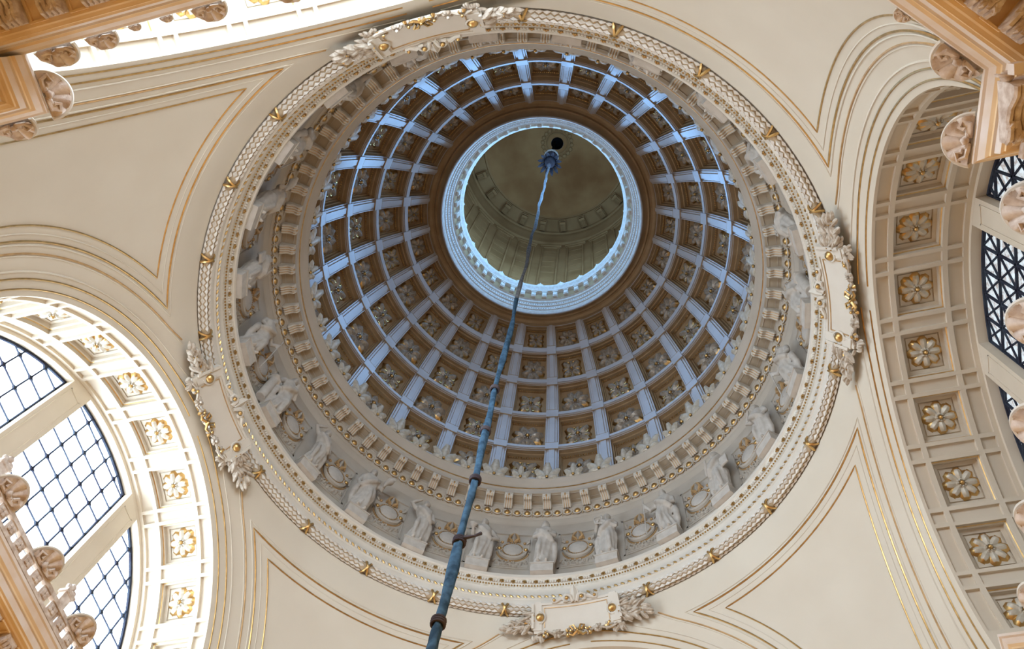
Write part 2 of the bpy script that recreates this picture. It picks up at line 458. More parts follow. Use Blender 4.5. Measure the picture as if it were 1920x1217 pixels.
def bar_seg(mb, a, b, w, x0, x1):
    dy, dz = b[0]-a[0], b[1]-a[1]; L = hypot(dy, dz)
    if L < 1e-3: return
    ny, nz = -dz/L*w/2, dy/L*w/2
    mb.prism([(a[0]+ny, a[1]+nz), (b[0]+ny, b[1]+nz), (b[0]-ny, b[1]-nz), (a[0]-ny, a[1]-nz)], x0, x1, lambda u, v, d: (d, u, v))
def seg_clip(a, b, reg):
    t0, t1 = 0.0, 1.0
    for i in range(len(reg)):
        p, q = reg[i], reg[(i+1) % len(reg)]
        def side(s): return (q[0]-p[0])*(s[1]-p[1]) - (q[1]-p[1])*(s[0]-p[0])
        sa, sb = side(a), side(b)
        if sa < 0 and sb < 0: return None
        if sa < 0: t0 = max(t0, sa/(sa-sb))
        elif sb < 0: t1 = min(t1, sa/(sa-sb))
    if t1 - t0 < 1e-4: return None
    f = lambda t: (a[0]+(b[0]-a[0])*t, a[1]+(b[1]-a[1])*t)
    return f(t0), f(t1)

def make_window(k, num, gm, cw, ch, wv, wd, stars, diag):
    par = empty('window_%d' % num, Rz(k*pi/2)); tag(par, kind='structure')
    for s in (-1, 1):          # mullions
        mb = MB(); y0, y1 = sorted((s*1.36, s*2.0)); zt = ZC+sqrt(ROPEN**2-1.36**2)+.02
        mb.box(10.372, 10.66, y0, y1, 11.6, zt)
        mb.box(10.357, 10.38, y0+.10, y0+.135, 11.6, zt-.45); mb.box(10.357, 10.38, y1-.135, y1-.10, 11.6, zt-.45)
        mb.box(10.357, 10.38, y0+.10, y1-.10, zt-.48, zt-.45)
        place('mullion', mb.mesh('mullion', 'soffit', smooth=False), par)
    mb = MB(); mb.add([(10.5, -2.6, .4), (10.5, 2.6, .4), (10.5, 2.6, 7.0), (10.5, -2.6, 7.0)], [(0, 1, 2, 3)])  # glowing panel added out of view to throw warm light up onto the marble
    place('added_uplight_panel', mb.mesh('added_uplight_panel', 'uplight', smooth=False), par)
    mb = MB()
    for y in (-2.6, -.9, .9, 2.6): mb.box(10.37, 10.48, y-.06, y+.06, .4, 7.0)
    for z in (.4, 2.6, 4.8, 7.0): mb.box(10.37, 10.48, -2.6, 2.6, z-.05, z+.05)
    place('added_uplight_frame', mb.mesh('added_uplight_frame', 'soffit', smooth=False), par)  # bars in front of the added glowing panel
    zlo = 14.1
    for (y0, y1) in LIGHTS:
        reg = light_region(y0, y1, zlo)
        mb = MB()   # hidden lower part of the light
        ya, yb = max(y0, -RG*.999), min(y1, RG*.999)
        mb.add([(XG, ya, 11.6), (XG, yb, 11.6), (XG, yb, zlo), (XG, ya, zlo)], [(0, 1, 2, 3)])
        place('lower_pane', mb.mesh('lower_pane', gm, smooth=False), par)
        yy0 = max(y0, -RG); yy1 = min(y1, RG); ncol = max(2, round((yy1-yy0)/cw)); cw_ = (yy1-yy0)/ncol
        nrow = int((ZC+RG-zlo)/ch)+1
        for i in range(ncol):
            for j in range(nrow):
                a, b = yy0+i*cw_, yy0+(i+1)*cw_; c, d = zlo+j*ch, zlo+(j+1)*ch
                pl = clip([(a, c), (b, c), (b, d), (a, d)], reg)
                if len(pl) < 3: continue
                ar = abs(sum(pl[q-1][0]*pl[q][1]-pl[q][0]*pl[q-1][1] for q in range(len(pl))))/2
                if ar < 0.004: continue
                mb = MB(); mb.add([(XG, p[0], p[1]) for p in pl], [tuple(range(len(pl)))])
                place('pane', mb.mesh('pane', gm, smooth=False), par)
        lb = MB(); xa, xb = XG-.05, XG-.005
        for i in range(1, ncol):
            sg = seg_clip((yy0+i*cw_, 11.6), (yy0+i*cw_, 18), light_region(y0, y1, 11.61))
            if sg: bar_seg(lb, *sg, wv, xa, xb)
        for j in range(-4, nrow+1):
            z = zlo+j*ch
            if z < 11.7: continue
            sg = seg_clip((-6, z), (6, z), light_region(y0, y1, 11.61))
            if sg: bar_seg(lb, *sg, wv if diag else wd, xa, xb)
        if diag:
            for i in range(-14, ncol+14):
                for sgn in (1, -1):
                    ya_ = yy0+i*cw_; a = (ya_, zlo); b = (ya_+sgn*10*cw_, zlo+10*ch)
                    sg = seg_clip(a, b, reg)
                    if sg: bar_seg(lb, *sg, wd, xa+.01, xb)
        if stars:
            for i in range(0, ncol+1):
                for j in range(nrow+1):
                    y, z = yy0+i*cw_, zlo+j*ch
                    if y*y+(z-ZC)**2 > (RG+.05)**2: continue
                    if (i+j) % 1 == 0:
                        st = []
                        for q in range(8):
                            rr = .085 if q % 2 == 0 else .035
                            st.append((y+rr*sin(q*pi/4), z+rr*1.3*cos(q*pi/4)))
                        lb.prism(st, xa-.01, xb, lambda u, v, d: (d, u, v))
        # perimeter frame
        for i in range(len(reg)):
            bar_seg(lb, reg[i], reg[(i+1) % len(reg)], .07, xa-.01, xb+.01)
        place('lattice', lb.mesh('lattice', 'iron', smooth=False), par)
    return par
make_window(0, 1, 'glassE', 0.56, 0.72, 0.05, 0.034, False, True)
make_window(2, 2, 'glassW', 0.56, 0.56, 0.030, 0.012, True, False)
make_window(3, 3, 'glassN', 0.95, 0.95, 0.03, 0.02, False, False)
make_window(1, 4, 'glassS', 0.95, 0.95, 0.03, 0.02, False, False)

# floor of the hall
mb = MB(); mb.add([(-11, -11, FLOOR), (11, -11, FLOOR), (11, 11, FLOOR), (-11, 11, FLOOR)], [(0, 1, 2, 3)])
tag(place('floor', mb.mesh('floor', 'floor', smooth=False)), kind='structure')

# ------------------------------------------------------------------ coffered dome
PROF = [(7.985, 24.6), (7.93, 26.08), (7.67, 28.01), (7.18, 29.83), (6.47, 31.46), (5.57, 32.72), (4.80, 33.77)]
def catmull(P, i, t):
    p0 = P[max(0, i-1)]; p1 = P[i]; p2 = P[i+1]; p3 = P[min(len(P)-1, i+2)]
    f = lambda a, b, c, d: 0.5*((2*b) + (-a+c)*t + (2*a-5*b+4*c-d)*t*t + (-a+3*b-3*c+d)*t**3)
    return f(p0[0], p1[0], p2[0], p3[0]), f(p0[1], p1[1], p2[1], p3[1])
def prof(s):
    """s: 0..6 along PROF knots -> (r, z, nr, nz) with outward normal"""
    i = min(len(PROF)-2, max(0, int(s))); t = s-i
    r, z = catmull(PROF, i, t); r2, z2 = catmull(PROF, i, min(1, t+.02)); r1, z1 = catmull(PROF, i, max(0, t-.02))
    dr, dz = r2-r1, z2-z1; L = hypot(dr, dz)
    return r, z, dz/L, -dr/L
def Dp(s, a, d=0.0):
    r, z, nr, nz = prof(s); r += nr*d; z += nz*d
    return (r*cos(a), r*sin(a), z)
NC = 24; HA = radians(7.5); RIBW = radians(2.05)
seglen = [hypot(PROF[i+1][0]-PROF[i][0], PROF[i+1][1]-PROF[i][1]) for i in range(6)]
RB = 0.165   # half height of a horizontal rib
ROWS = []
for i in range(1, 6):
    s0 = i + RB/seglen[i]; s1 = i+1 - (RB if i < 5 else 0.06)/seglen[i]
    ROWS.append((s0, s1))
dome = MB()
def dome_unit(mb, a):
    ga = linspace(a-(HA-RIBW), a+(HA-RIBW), 5); gr = linspace(a+(HA-RIBW), a+HA+RIBW, 3)
    allS = [0, .5, 1]
    for i in range(5): allS += [ROWS[i][0], (ROWS[i][0]+ROWS[i][1])/2, ROWS[i][1]]
    allS += [6.0]
    mb.grid(lambda s, t: Dp(s, t), allS, gr, 0)
    bands = [linspace(0, ROWS[0][0], 4)] + [[ROWS[i][1], i+2.0, ROWS[i+1][0]] for i in range(4)] + [[ROWS[4][1], 6.0]]
    for bs in bands: mb.grid(lambda s, t: Dp(s, t), bs, ga, 0)
for k in range(NC): dome_unit(dome, k*2*HA)
ceil = place('ceiling', dome.mesh('dome_shell', ['rib'])); tag(ceil, kind='structure')

def coffer_mesh(s0, s1):
    mb = MB(); A = HA-RIBW
    def loop(ins, dep, sh=0.0):
        sm = (s0+s1)/2; i = int(sm); L = seglen[i]; r = prof(sm)[0]
        ds = ins/L; da = ins/r; a0, a1 = -A+da, A-da; b0, b1 = s0+ds*0.8, s1-ds*1.3
        P = [Dp(b0, t, dep) for t in linspace(a0, a1, 5)] + [Dp((b0+b1)/2, a1, dep)] + [Dp(b1, t, dep) for t in linspace(a1, a0, 5)] + [Dp((b0+b1)/2, a0, dep)]
        return P
    st = [(0, 0), (0.0, .16), (.045, .165), (.05, .30), (.09, .31), (.09, .38)]
    Ls = [loop(*q) for q in st]; k = 12
    for i in range(len(st)-1): mb.add(Ls[i]+Ls[i+1], [(j, (j+1) % k, k+(j+1) % k, k+j) for j in range(k)], 0)
    L = Ls[-1]
    mb.add(L, [(0, 1, 10, 11), (10, 1, 2, 9), (9, 2, 3, 8), (8, 3, 5, 7), (3, 4, 5), (5, 6, 7)], 1)
    return mb
def dome_frame(sm, dep):
    r, z, nr, nz = prof(sm); c = Vector((r+nr*dep, 0, z+nz*dep)); n = Vector((-nr, 0, -nz)); up = Vector((-nz, 0, nr)); t = Vector((0, 1, 0))
    return lambda u, v, d: tuple(c + t*u + up*v + n*d)
cof_m = []; ros_m = []; bead_m = []
for i, (s0, s1) in enumerate(ROWS):
    mb = coffer_mesh(s0, s1); cof_m.append(mb.mesh('coffer', ['coffer', 'coffer'], smooth=False))
    sm = (s0+s1)/2; r = prof(sm)[0]; wid = 2*(HA-RIBW)*r - .2; hei = (s1-s0)*seglen[int(sm)] - .2
    R = 0.52*min(wid, hei*1.08)
    fr = dome_frame(sm-.03, .37)
    sx = min(1.18, wid/hei)
    f2 = lambda u, v, d, fr=fr: fr(u*1.0, v, d)
    ros_m.append((rosette_mesh('rosette', R, f2, 0 if i == 0 else 2, ['petal', 'gold']), rosette_mesh('rosette', R*.95, f2, 1, ['petal', 'gold'])))
    # gilded bead row under the upper edge
    mb = MB(); A = HA-RIBW; L = seglen[int(sm)]
    for q in range(14):
        a = -A*0.86 + 2*A*0.86*q/13
        p = Dp(s1-.12/L, a, .27); mb.ell(p, (.032, .032, .032), 6, 4)
    bead_m.append(mb.mesh('gilt_beading', 'gold'))
for k in range(NC):
    for i in range(5):
        cf = place('coffer', cof_m[i], ceil, Rz(k*2*HA))
        place('rosette', ros_m[i][(k+i) % 2], cf)
        place('gilt_beading', bead_m[i], cf)
# raised ribs
def rib_mesh():
    mb = MB(); ss = linspace(0.9, 6.0, 40)
    for w, h0, h1 in ((1.5, 0.0, .045), (0.85, .045, .09)):
        w = radians(w)
        mb.grid(lambda s, q: Dp(s, (-w if q < 1.5 else w), -(h0 if q in (0, 3) else h1)), ss, [0, 1, 2, 3], 0)
    # grooved fillets along the edges
    for sg in (-1, 1):
        a = radians(1.9)*sg
        mb.tube([Dp(s, a, -.012) for s in ss], .024, 4, 0)
        mb.tube([Dp(s, radians(1.5)*sg, -.004) for s in ss], .020, 4, 1)
        mb.tube([Dp(s, radians(.85)*sg, -.046) for s in ss], .018, 4, 1)
    return mb.mesh('rib', ['rib', 'coffer'], smooth=False)
rib_me = rib_mesh()
def band_mesh(i):
    mb = MB(); L = seglen[min(5, i)]; A = HA-radians(1.7)
    for w, h in ((.105, .04), (.05, .08)):
        w = w/L
        mb.grid(lambda a, q: Dp(i + (-w if q < 1.5 else w), a, -(0 if q in (0, 3) else h)), linspace(-A, A, 7), [0, 1, 2, 3], 0)
    for sg in (-1, 1): mb.tube([Dp(i+sg*.105/L, a, -.006) for a in linspace(-A, A, 7)], .020, 4, 1)
    return mb.mesh('horizontal_rib', ['rib', 'coffer'], smooth=False)
def block_mesh(i):
    mb = MB(); L = seglen[min(5, i)]; w = .17/L; a = radians(1.95)
    P = [Dp(i-w, -a, -.115), Dp(i-w, a, -.115), Dp(i+w, a, -.115), Dp(i+w, -a, -.115), Dp(i-w, -a, 0), Dp(i-w, a, 0), Dp(i+w, a, 0), Dp(i+w, -a, 0)]
    mb.add(P, [(0, 1, 2, 3), (0, 4, 5, 1), (1, 5, 6, 2), (2, 6, 7, 3), (3, 7, 4, 0)], 0)
    for q in (-1, 1): mb.tube([Dp(i+q*w*1.08, t, -.095) for t in (-a, 0, a)], .024, 4, 1)
    return mb.mesh('rib_block', ['rib', 'coffer'], smooth=False)
bm_, km_ = [band_mesh(i) for i in range(1, 6)], [block_mesh(i) for i in range(2, 6)]
for k in range(NC):
    place('rib', rib_me, ceil, Rz(k*2*HA+HA))
    for i in range(5): place('horizontal_rib', bm_[i], ceil, Rz(k*2*HA))
    for i in range(4): place('rib_block', km_[i], ceil, Rz(k*2*HA+HA))

# ------------------------------------------------------------------ oculus ring
oc = MB()
oc.lathe([(4.80, 33.77), (4.76, 34.0), (4.66, 34.08), (4.56, 34.04), (4.50, 33.92), (4.44, 33.98), (4.34, 33.92), (4.27, 33.74), (4.20, 33.66)], 192, mi=1)
oc.lathe([(4.20, 33.66), (4.13, 33.74), (4.10, 33.9), (4.06, 33.92), (4.03, 34.12), (3.97, 34.16), (3.95, 34.36), (3.89, 34.40), (3.87, 34.52), (3.80, 34.56)], 192, mi=0)
oc.lathe([(3.80, 34.56), (3.79, 35.22)], 192, mi=1)
oc.lathe([(3.79, 35.22), (3.64, 35.26), (3.62, 35.45), (3.56, 35.52), (3.53, 35.68), (3.53, 35.74), (3.7, 35.80), (6.3, 35.9)], 192, mi=0)
trim3 = place('trim_3', oc.mesh('oculus_ring', ['laurel', 'coffer'])); tag(trim3, kind='structure')
mb = MB()
for k in range(16):
    a = radians(k*7.5/16-3.75); mb.ell((4.19*cos(a), 4.19*sin(a), 33.65), (.045, .03, .045), 6, 4)
me = mb.mesh('bead_row', 'rib')
mb = MB()
for k in range(5):
    a = radians(k*1.5-3.0); mb.ell((3.96*cos(a), 3.96*sin(a), 34.28), (.035, .035, .06), 6, 4)
    mb.ell((4.05*cos(a+.013), 4.05*sin(a+.013), 34.02), (.03, .03, .05), 5, 4)
me2 = mb.mesh('leaf_moulding', 'rib')
mb = MB(); mb.box(3.655, 3.80, -.125, .125, 35.14, 35.24); mb.box(3.68, 3.80, -.095, .095, 34.62, 35.14); mb.box(3.655, 3.70, -.07, .07, 34.70, 34.9)
me3 = mb.mesh('bracket', 'laurel', smooth=False)
mb = MB(); leaf3(mb, lambda u, v, d: (3.60-d, u, 35.74+v), .34, .17, 5, .04, .05)
me4 = mb.mesh('crest_leaf', 'white')
for k in range(48):
    Rm = Rz(radians(7.5*k)); place('bead_row', me, trim3, Rm); place('leaf_moulding', me2, trim3, Rm); place('bracket', me3, trim3, Rz(radians(7.5*k+3.75)))
    if k % 2 == 0: place('crest_leaf', me4, trim3, Rm)

# ------------------------------------------------------------------ lantern above the oculus
lt = MB()
RL = 6.2
lt.lathe([(RL, 35.85), (RL, 36.7)], 96)
lt.lathe([(RL, 43.4), (RL, 53.2), (6.05, 53.3), (6.0, 53.6), (6.12, 53.7), (6.12, 53.9), (5.92, 54.2), (5.86, 54.75), (5.75, 54.8), (5.7, 55.0), (4.85, 55.0), (4.80, 54.9), (4.70, 55.02)], 96)
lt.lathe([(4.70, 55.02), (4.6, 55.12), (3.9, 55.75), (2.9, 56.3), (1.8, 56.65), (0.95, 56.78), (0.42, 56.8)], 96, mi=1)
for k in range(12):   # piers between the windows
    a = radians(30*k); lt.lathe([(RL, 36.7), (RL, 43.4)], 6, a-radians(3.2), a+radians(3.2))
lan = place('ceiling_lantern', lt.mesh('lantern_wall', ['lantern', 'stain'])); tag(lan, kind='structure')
mb = MB(); mb.lathe([(0.42, 56.8), (0.40, 57.0), (0.38, 58.0), (0, 58.0)], 24); place('opening', mb.mesh('opening', 'dark'), lan)
mb = MB()
for k in range(20):
    a = 2*pi*k/20; mb.ell((.98*cos(a), .98*sin(a), 56.74), (.16, .16, .08), 6, 4)
mb.tube([(.72*cos(t), .72*sin(t), 56.74) for t in linspace(0, 2*pi, 33)[:-1]], .05, 5, closed=True)
place('rosette', mb.mesh('rosette', 'lantern'), lan)
mb = MB(); mb.box(4.9, 5.65, -.22, .22, 54.72, 55.0); mb.box(4.95, 5.6, -.16, .16, 54.60, 54.72); mb.box(4.95, 5.12, -.19, .19, 54.45, 54.75)
for q in (-.12, 0, .12): mb.box(5.0, 5.6, q-.025, q+.025, 54.56, 54.62)
br = mb.mesh('bracket', 'lantern', smooth=False)
mb = MB()
for s in (-1, 1): mb.box(6.12, 6.19, s*.50-.05, s*.50+.05, 44, 52.3)
mb.box(6.10, 6.19, -.62, .62, 52.3, 52.5); mb.box(6.0, 6.19, -.68, .68, 52.5, 52.62)
for j in range(7): mb.box(6.17, 6.195, -.45, .45, 44.5+j*1.15, 44.53+j*1.15)
pn = mb.mesh('wall_panel', 'lantern', smooth=False)
for k in range(24):
    place('bracket', br, lan, Rz(radians(15*k+7.5))); place('wall_panel', pn, lan, Rz(radians(15*k)))
mbw = {}
for k in range(12):
    a = 15
    mb = MB(); mb.grid(lambda t, z: ((RL+.1)*cos(t), (RL+.1)*sin(t), z), linspace(-radians(12), radians(12), 7), [36.7, 43.4])
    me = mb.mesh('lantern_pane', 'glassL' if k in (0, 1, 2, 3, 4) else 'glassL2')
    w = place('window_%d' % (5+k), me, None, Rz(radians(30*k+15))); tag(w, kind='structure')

# ------------------------------------------------------------------ ring cornice at the top of the pendentives
t1 = MB()
t1.lathe([(8.06, 18.78), (8.03, 18.90), (7.80, 19.02), (7.765, 19.08), (7.755, 19.22), (7.715, 19.25), (7.705, 19.30), (7.715, 19.36), (7.745, 19.40), (7.75, 19.60), (7.715, 19.66)], 240)
t1.lathe([(7.715, 19.66), (7.69, 19.70), (7.685, 19.73), (7.61, 19.80), (7.54, 19.88)], 240, mi=1)
t1.lathe([(7.54, 19.88), (7.505, 19.91), (7.50, 20.02), (7.98, 20.07)], 240)
trim1 = place('trim_1', t1.mesh('ring_cornice', ['white', 'petal2'])); tag(trim1, kind='structure')
GC = (7.895, 18.945); GR = 0.125
def Gp(a, ph, d=0.0):
    """torus: ph measured from the inward-down direction"""
    e = pi + radians(38) + ph      # angle in (r,z)
    rr = GC[0] + (GR+d)*cos(e); z = GC[1] + (GR+d)*sin(e)
    return (rr*cos(a), rr*sin(a), z)
mb = MB(); mb.grid(lambda a, ph: Gp(a, ph), linspace(0, 2*pi, 193), linspace(-1.9, 1.9, 9))
place('garland_core', mb.mesh('garland_core', 'core'), trim1)
mb = MB(); rr_ = random.Random(3)
L0, L1 = radians(0.75), radians(14.25); nrow = 11
for j in range(nrow):
    for q in range(5):
        ph = -1.45 + 2.9*q/4; a0 = L0 + (L1-L0)*(j + (0.5 if q % 2 else 0.0))/nrow
        la = (L1-L0)/nrow*1.15; wp = .40
        if a0+la > L1+.01: continue
        b = Gp(a0, ph, .012); l = Gp(a0+la*.45, ph-wp, .008); r = Gp(a0+la*.45, ph+wp, .008); t = Gp(a0+la, ph, .03); mdl = Gp(a0+la*.5, ph, .052)
        mb.add([b, l, t, r, mdl], [(0, 1, 4), (1, 2, 4), (2, 3, 4), (3, 0, 4)], 0)
        if q in (1, 3): mb.ell(Gp(a0+la*1.02, ph+.32, .03), (.016, .016, .016), 5, 3, 1)
gl = mb.mesh('laurel_garland', ['laurel', 'ochre'], ang=1.2)
mb = MB()
for sg in (-1, 1):
    mb.tube([Gp(sg*radians(.75)*t, 1.7*t, .03) for t in linspace(-1, 1, 9)], .035, 5)
tie = mb.mesh('ribbon_tie', 'gold')
mb = MB()
for k in range(20):
    a = radians(.375+.75*k); c = Vector((7.70*cos(a), 7.70*sin(a), 19.30)); tg = Vector((-sin(a), cos(a), 0))
    d = (tg*.75 + Vector((0, 0, .66))).normalized()
    mb.tube([c-d*.062, c, c+d*.062], [.018, .034, .018], 5, k % 2)
rope = mb.mesh('rope_moulding', ['gold', 'white'])
mb = MB()
for k in range(24):
    a = radians(.3125+.625*k); mb.ell((7.675*cos(a), 7.675*sin(a), 19.745), (.032, .032, .032), 5, 4, 1)
for k in range(6):     # leaf tongues between the gilt flowers
    for q in (-.55, .0, .55):
        a = radians(1.25+2.5*k+1.25+q); c = (7.60*cos(a), 7.60*sin(a), 19.825)
        mb.ell(c, (.045, .045, .06), 5, 4, 0)
beads = mb.mesh('bead_and_leaf_moulding', ['white', 'gold'])
mb = MB()
for k in range(5):
    a = 2*pi*k/5; mb.ell((7.585, .045*cos(a), 19.83+.045*sin(a)), (.03, .032, .032), 5, 4)
mb.ell((7.565, 0, 19.83), (.03, .03, .03), 5, 4)
flower = mb.mesh('gilt_flower', 'gold')
for k in range(24):
    Rm = Rz(radians(15*k))
    place('laurel_garland', gl, trim1, Rm); place('ribbon_tie', tie, trim1, Rm)
    tag(place('rope_moulding', rope, trim1, Rm), kind='stuff'); tag(place('bead_and_leaf_moulding', beads, trim1, Rm), kind='stuff')
    for q in range(6): place('gilt_flower', flower, trim1, Rz(radians(15*k+1.25+2.5*q)))

# ------------------------------------------------------------------ frieze wall and modillion cornice
RW = 7.97
wd = MB(); wd.lathe([(8.0, 20.05), (RW, 20.10), (RW, 20.45), (RW-.05, 20.47), (RW-.05, 20.55), (RW, 20.58), (RW, 23.25)], 240)
drum = place('wall_drum', wd.mesh('drum_wall', 'stone')); tag(drum, kind='structure')
t2 = MB()
t2.lathe([(RW, 23.2), (7.94, 23.30), (7.90, 23.34), (7.885, 23.46), (7.84, 23.49), (7.80, 23.55), (7.735, 23.68), (7.70, 23.72), (7.69, 23.86), (7.67, 23.88), (7.67, 24.02)], 240)
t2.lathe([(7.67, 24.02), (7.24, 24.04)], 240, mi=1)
t2.lathe([(7.24, 24.04),
          (7.225, 24.04), (7.215, 24.18), (7.19, 24.20), (7.18, 24.31), (7.13, 24.36), (7.06, 24.46), (7.03, 24.58), (7.01, 24.60), (7.01, 24.66), (7.99, 24.74)], 240)
trim2 = place('trim_2', t2.mesh('modillion_cornice', ['drum', 'drum2'])); tag(trim2, kind='structure')
mb = MB(); mb.tube([(7.185*cos(t), 7.185*sin(t), 24.27) for t in linspace(0, 2*pi, 181)[:-1]], .026, 6, closed=True)
place('gold_fillet', mb.mesh('gold_fillet', 'gold'), trim2)
mb = MB(); mb.ell((7.755, 0, 23.60), (.10, .105, .115), 10, 7); egg = mb.mesh('gilt_egg', 'gold')
mb = MB()
for k in range(6):
    a0 = radians(2.5*k)
    pts = []
    for t in linspace(-2.2, 2.2, 9):
        a = a0 + sin(t)*.150/7.75; z = 23.62 - cos(t)*.14; pts.append((( 7.745)*cos(a), 7.745*sin(a), z))
    mb.tube(pts, .024, 4, 0)
    a = a0 + radians(1.25)
    mb.tube([(7.80*cos(a), 7.80*sin(a), 23.50), (7.76*cos(a), 7.76*sin(a), 23.58), (7.72*cos(a), 7.72*sin(a), 23.70)], [.03, .02, .012], 4, 1)
cups = mb.mesh('egg_and_dart_moulding', ['white', 'core'])
# modillion bracket
mp = [(7.68, 24.03), (7.235, 24.03), (7.235, 23.93), (7.25, 23.87), (7.29, 23.84), (7.34, 23.855), (7.40, 23.875), (7.48, 23.85), (7.56, 23.78), (7.62, 23.755), (7.66, 23.78), (7.68, 23.83)]
mb = MB(); mp = [(x, 24.03-(24.03-z)*1.18) for x, z in mp]
mb.prism(mp, -.14, .14, lambda u, v, d: (u, d, v), 0)
under = mp[2:]
for q in (-.11, -.037, .037, .11):
    mb.tube([(x, q, z-.012) for x, z in under], .028, 5, 0)
for q in (-.073, 0, .073): mb.tube([(x, q, z-.006) for x, z in under[1:]], .016, 4, 1)
for s in (-1, 1):
    mb.tube([(7.62, s*.115, 23.82), (7.62, s*.15, 23.82)], [.055, .045], 8, 0); mb.tube([(7.285, s*.115, 23.90), (7.285, s*.145, 23.90)], [.05, .04], 8, 0)
for y in (-.06, .06): mb.ell((7.235, y, 23.92), (.04, .05, .05), 6, 4, 0)
mb.ell((7.225, 0, 23.90), (.045, .04, .06), 6, 4, 1)
modil = mb.mesh('modillion', ['white', 'ochre'])
mb = MB()
for (x0, x1, y0, y1) in ((7.30, 7.315, -.16, .16), (7.55, 7.565, -.16, .16)): mb.box(x0, x1, y0, y1, 24.015, 24.04)
spn = mb.mesh('soffit_frame', 'drum', smooth=False)
def antefix(name, L, Wd):
    mb = MB(); fn = lambda u, v, d: (7.06-d, u, 24.64+v)
    for an, q in ((0, 1.0), (36, .86), (-36, .86), (72, .62), (-72, .62)):
        for hh in (.09, -.03):
            petal(mb, pi/2+radians(an), .04, L*q*(.62+.38*cos(radians(an))), Wd*.62, hh, .02, lambda u, v, d: fn(u*1.05, v+.05, d+.14*(v/L)**2), False, .10, nv=6)
    for s in (-1, 1):
        mb.tube([fn(s*Wd*.2, .03, .05), fn(s*Wd*.75, .01, .06), fn(s*Wd*1.0, .12, .06)], [.03, .035, .02], 5, 0)
    mb.ell(fn(0, .06, .10), (.05, .06, .06), 7, 5, 1)
    return mb.mesh(name, ['petal2', 'gold'])
af1 = antefix('acanthus_antefix', .84, .25); af2 = antefix('acanthus_antefix', .60, .18)
for k in range(24):
    Rm = Rz(radians(15*k)); tag(place('egg_and_dart_moulding', cups, trim2, Rm), kind='stuff')
    for q in range(6): place('gilt_egg', egg, trim2, Rz(radians(15*k+2.5*q)))
    for q in range(3):
        place('modillion', modil, trim2, Rz(radians(15*k+2.5+5*q))); place('soffit_frame', spn, trim2, Rz(radians(15*k+5*q)))
    place('acanthus_antefix', af1, trim2, Rz(radians(15*k+7.5))); place('acanthus_antefix', af2, trim2, Rm)

# ------------------------------------------------------------------ oval medallions on the frieze
ZM = 21.74
def mf(u, v, d): return (RW-d, u, ZM+v)
def spiral(u0, v0, r, turns, sgn, n=14, a0=0.0):
    return [(u0+sgn*r*(1-.75*t)*cos(a0+turns*2*pi*t), v0+r*(1-.75*t)*sin(a0+turns*2*pi*t)) for t in linspace(0, 1, n)]
med_parts = {}
mb = MB(); mb.prism([(-.52, -.80), (.52, -.80), (.52, .52), (.44, .60), (.30, .54), (-.30, .54), (-.44, .60), (-.52, .52)], 0, .05, mf)
for (u0, u1, v0, v1) in ((-.66, -.60, -.86, .95), (.60, .66, -.86, .95), (-.66, .66, .89, .95), (-.66, .66, -.86, -.80)): mb.prism([(u0, v0), (u1, v0), (u1, v1), (u0, v1)], 0, .035, mf)
for (u0, u1, v0, v1) in ((-.60, -.585, -.80, .89), (.585, .60, -.80, .89), (-.6, .6, .875, .89)): mb.prism([(u0, v0), (u1, v0), (u1, v1), (u0, v1)], 0, .055, mf)
med_parts['back_plate'] = mb.mesh('back_plate', 'stone', smooth=False)
mb = MB()
mb.grid(lambda t, a: mf(.30*cos(a)*cos(t*pi/2), .29*sin(a)*cos(t*pi/2), .11+.03*sin(t*pi/2)), linspace(0, 1, 5), linspace(0, 2*pi, 25))
mb.grid(lambda q, a: mf((.30+.02*q)*cos(a), (.29+.02*q)*sin(a), .11-.06*q), [0, 1], linspace(0, 2*pi, 25))
med_parts['oval_field'] = mb.mesh('oval_field', 'statue')
mb = MB()
for k in range(30):
    a = 2*pi*k/30; mb.ell(mf(.325*cos(a), .315*sin(a), .11), (.03, .024, .024), 5, 4, 0)
mb.tube([mf(.36*cos(a), .35*sin(a), .09) for a in linspace(0, 2*pi, 33)[:-1]], .022, 5, 1, closed=True)
med_parts['beaded_rim'] = mb.mesh('beaded_rim', ['ochre', 'stone'])
mb = MB()   # padded crescent below
for a0, a1 in ((pi*1.02, pi*1.98),):
    P = [mf(.43*cos(a), .42*sin(a)-.03, .10) for a in linspace(a0, a1, 17)]
    mb.tube(P, [.03+.055*sin(pi*t) for t in linspace(0, 1, 17)], 7, 0)
mb.tube([mf(.50*cos(a), .50*sin(a)-.04, .06) for a in linspace(pi*1.05, pi*1.95, 15)], .025, 5, 1)
med_parts['crescent'] = mb.mesh('crescent', ['stone', 'ochre'])
for s in (-1, 1):
    mb = MB(); mb.ell(mf(s*.415, -.04, .16), (.05, .07, .07), 8, 6, 1)
    mb.tube([mf(u, v, .12) for u, v in spiral(s*.415, -.04, .115, 1.2, s)], .028, 5, 0)
    med_parts['volute%d' % s] = mb.mesh('volute', ['stone', 'gold'])
mb = MB()   # palmette on top
for s in (-1, 1):
    mb.tube([mf(u, v, .10) for u, v in spiral(s*.10, .47, .10, 1.1, s, a0=-.5)], .03, 5, 1)
    mb.tube([mf(s*.02, .40, .08), mf(s*.15, .52, .14), mf(s*.12, .66, .15), mf(s*.02, .84, .12)], [.04, .055, .05, .015], 6, 1)
petal(mb, pi/2, .40, .90, .075, .09, .08, mf, False, mi=0)
med_parts['palmette'] = mb.mesh('palmette', ['stone', 'ochre'])
mb = MB()   # corner scrolls and bosses
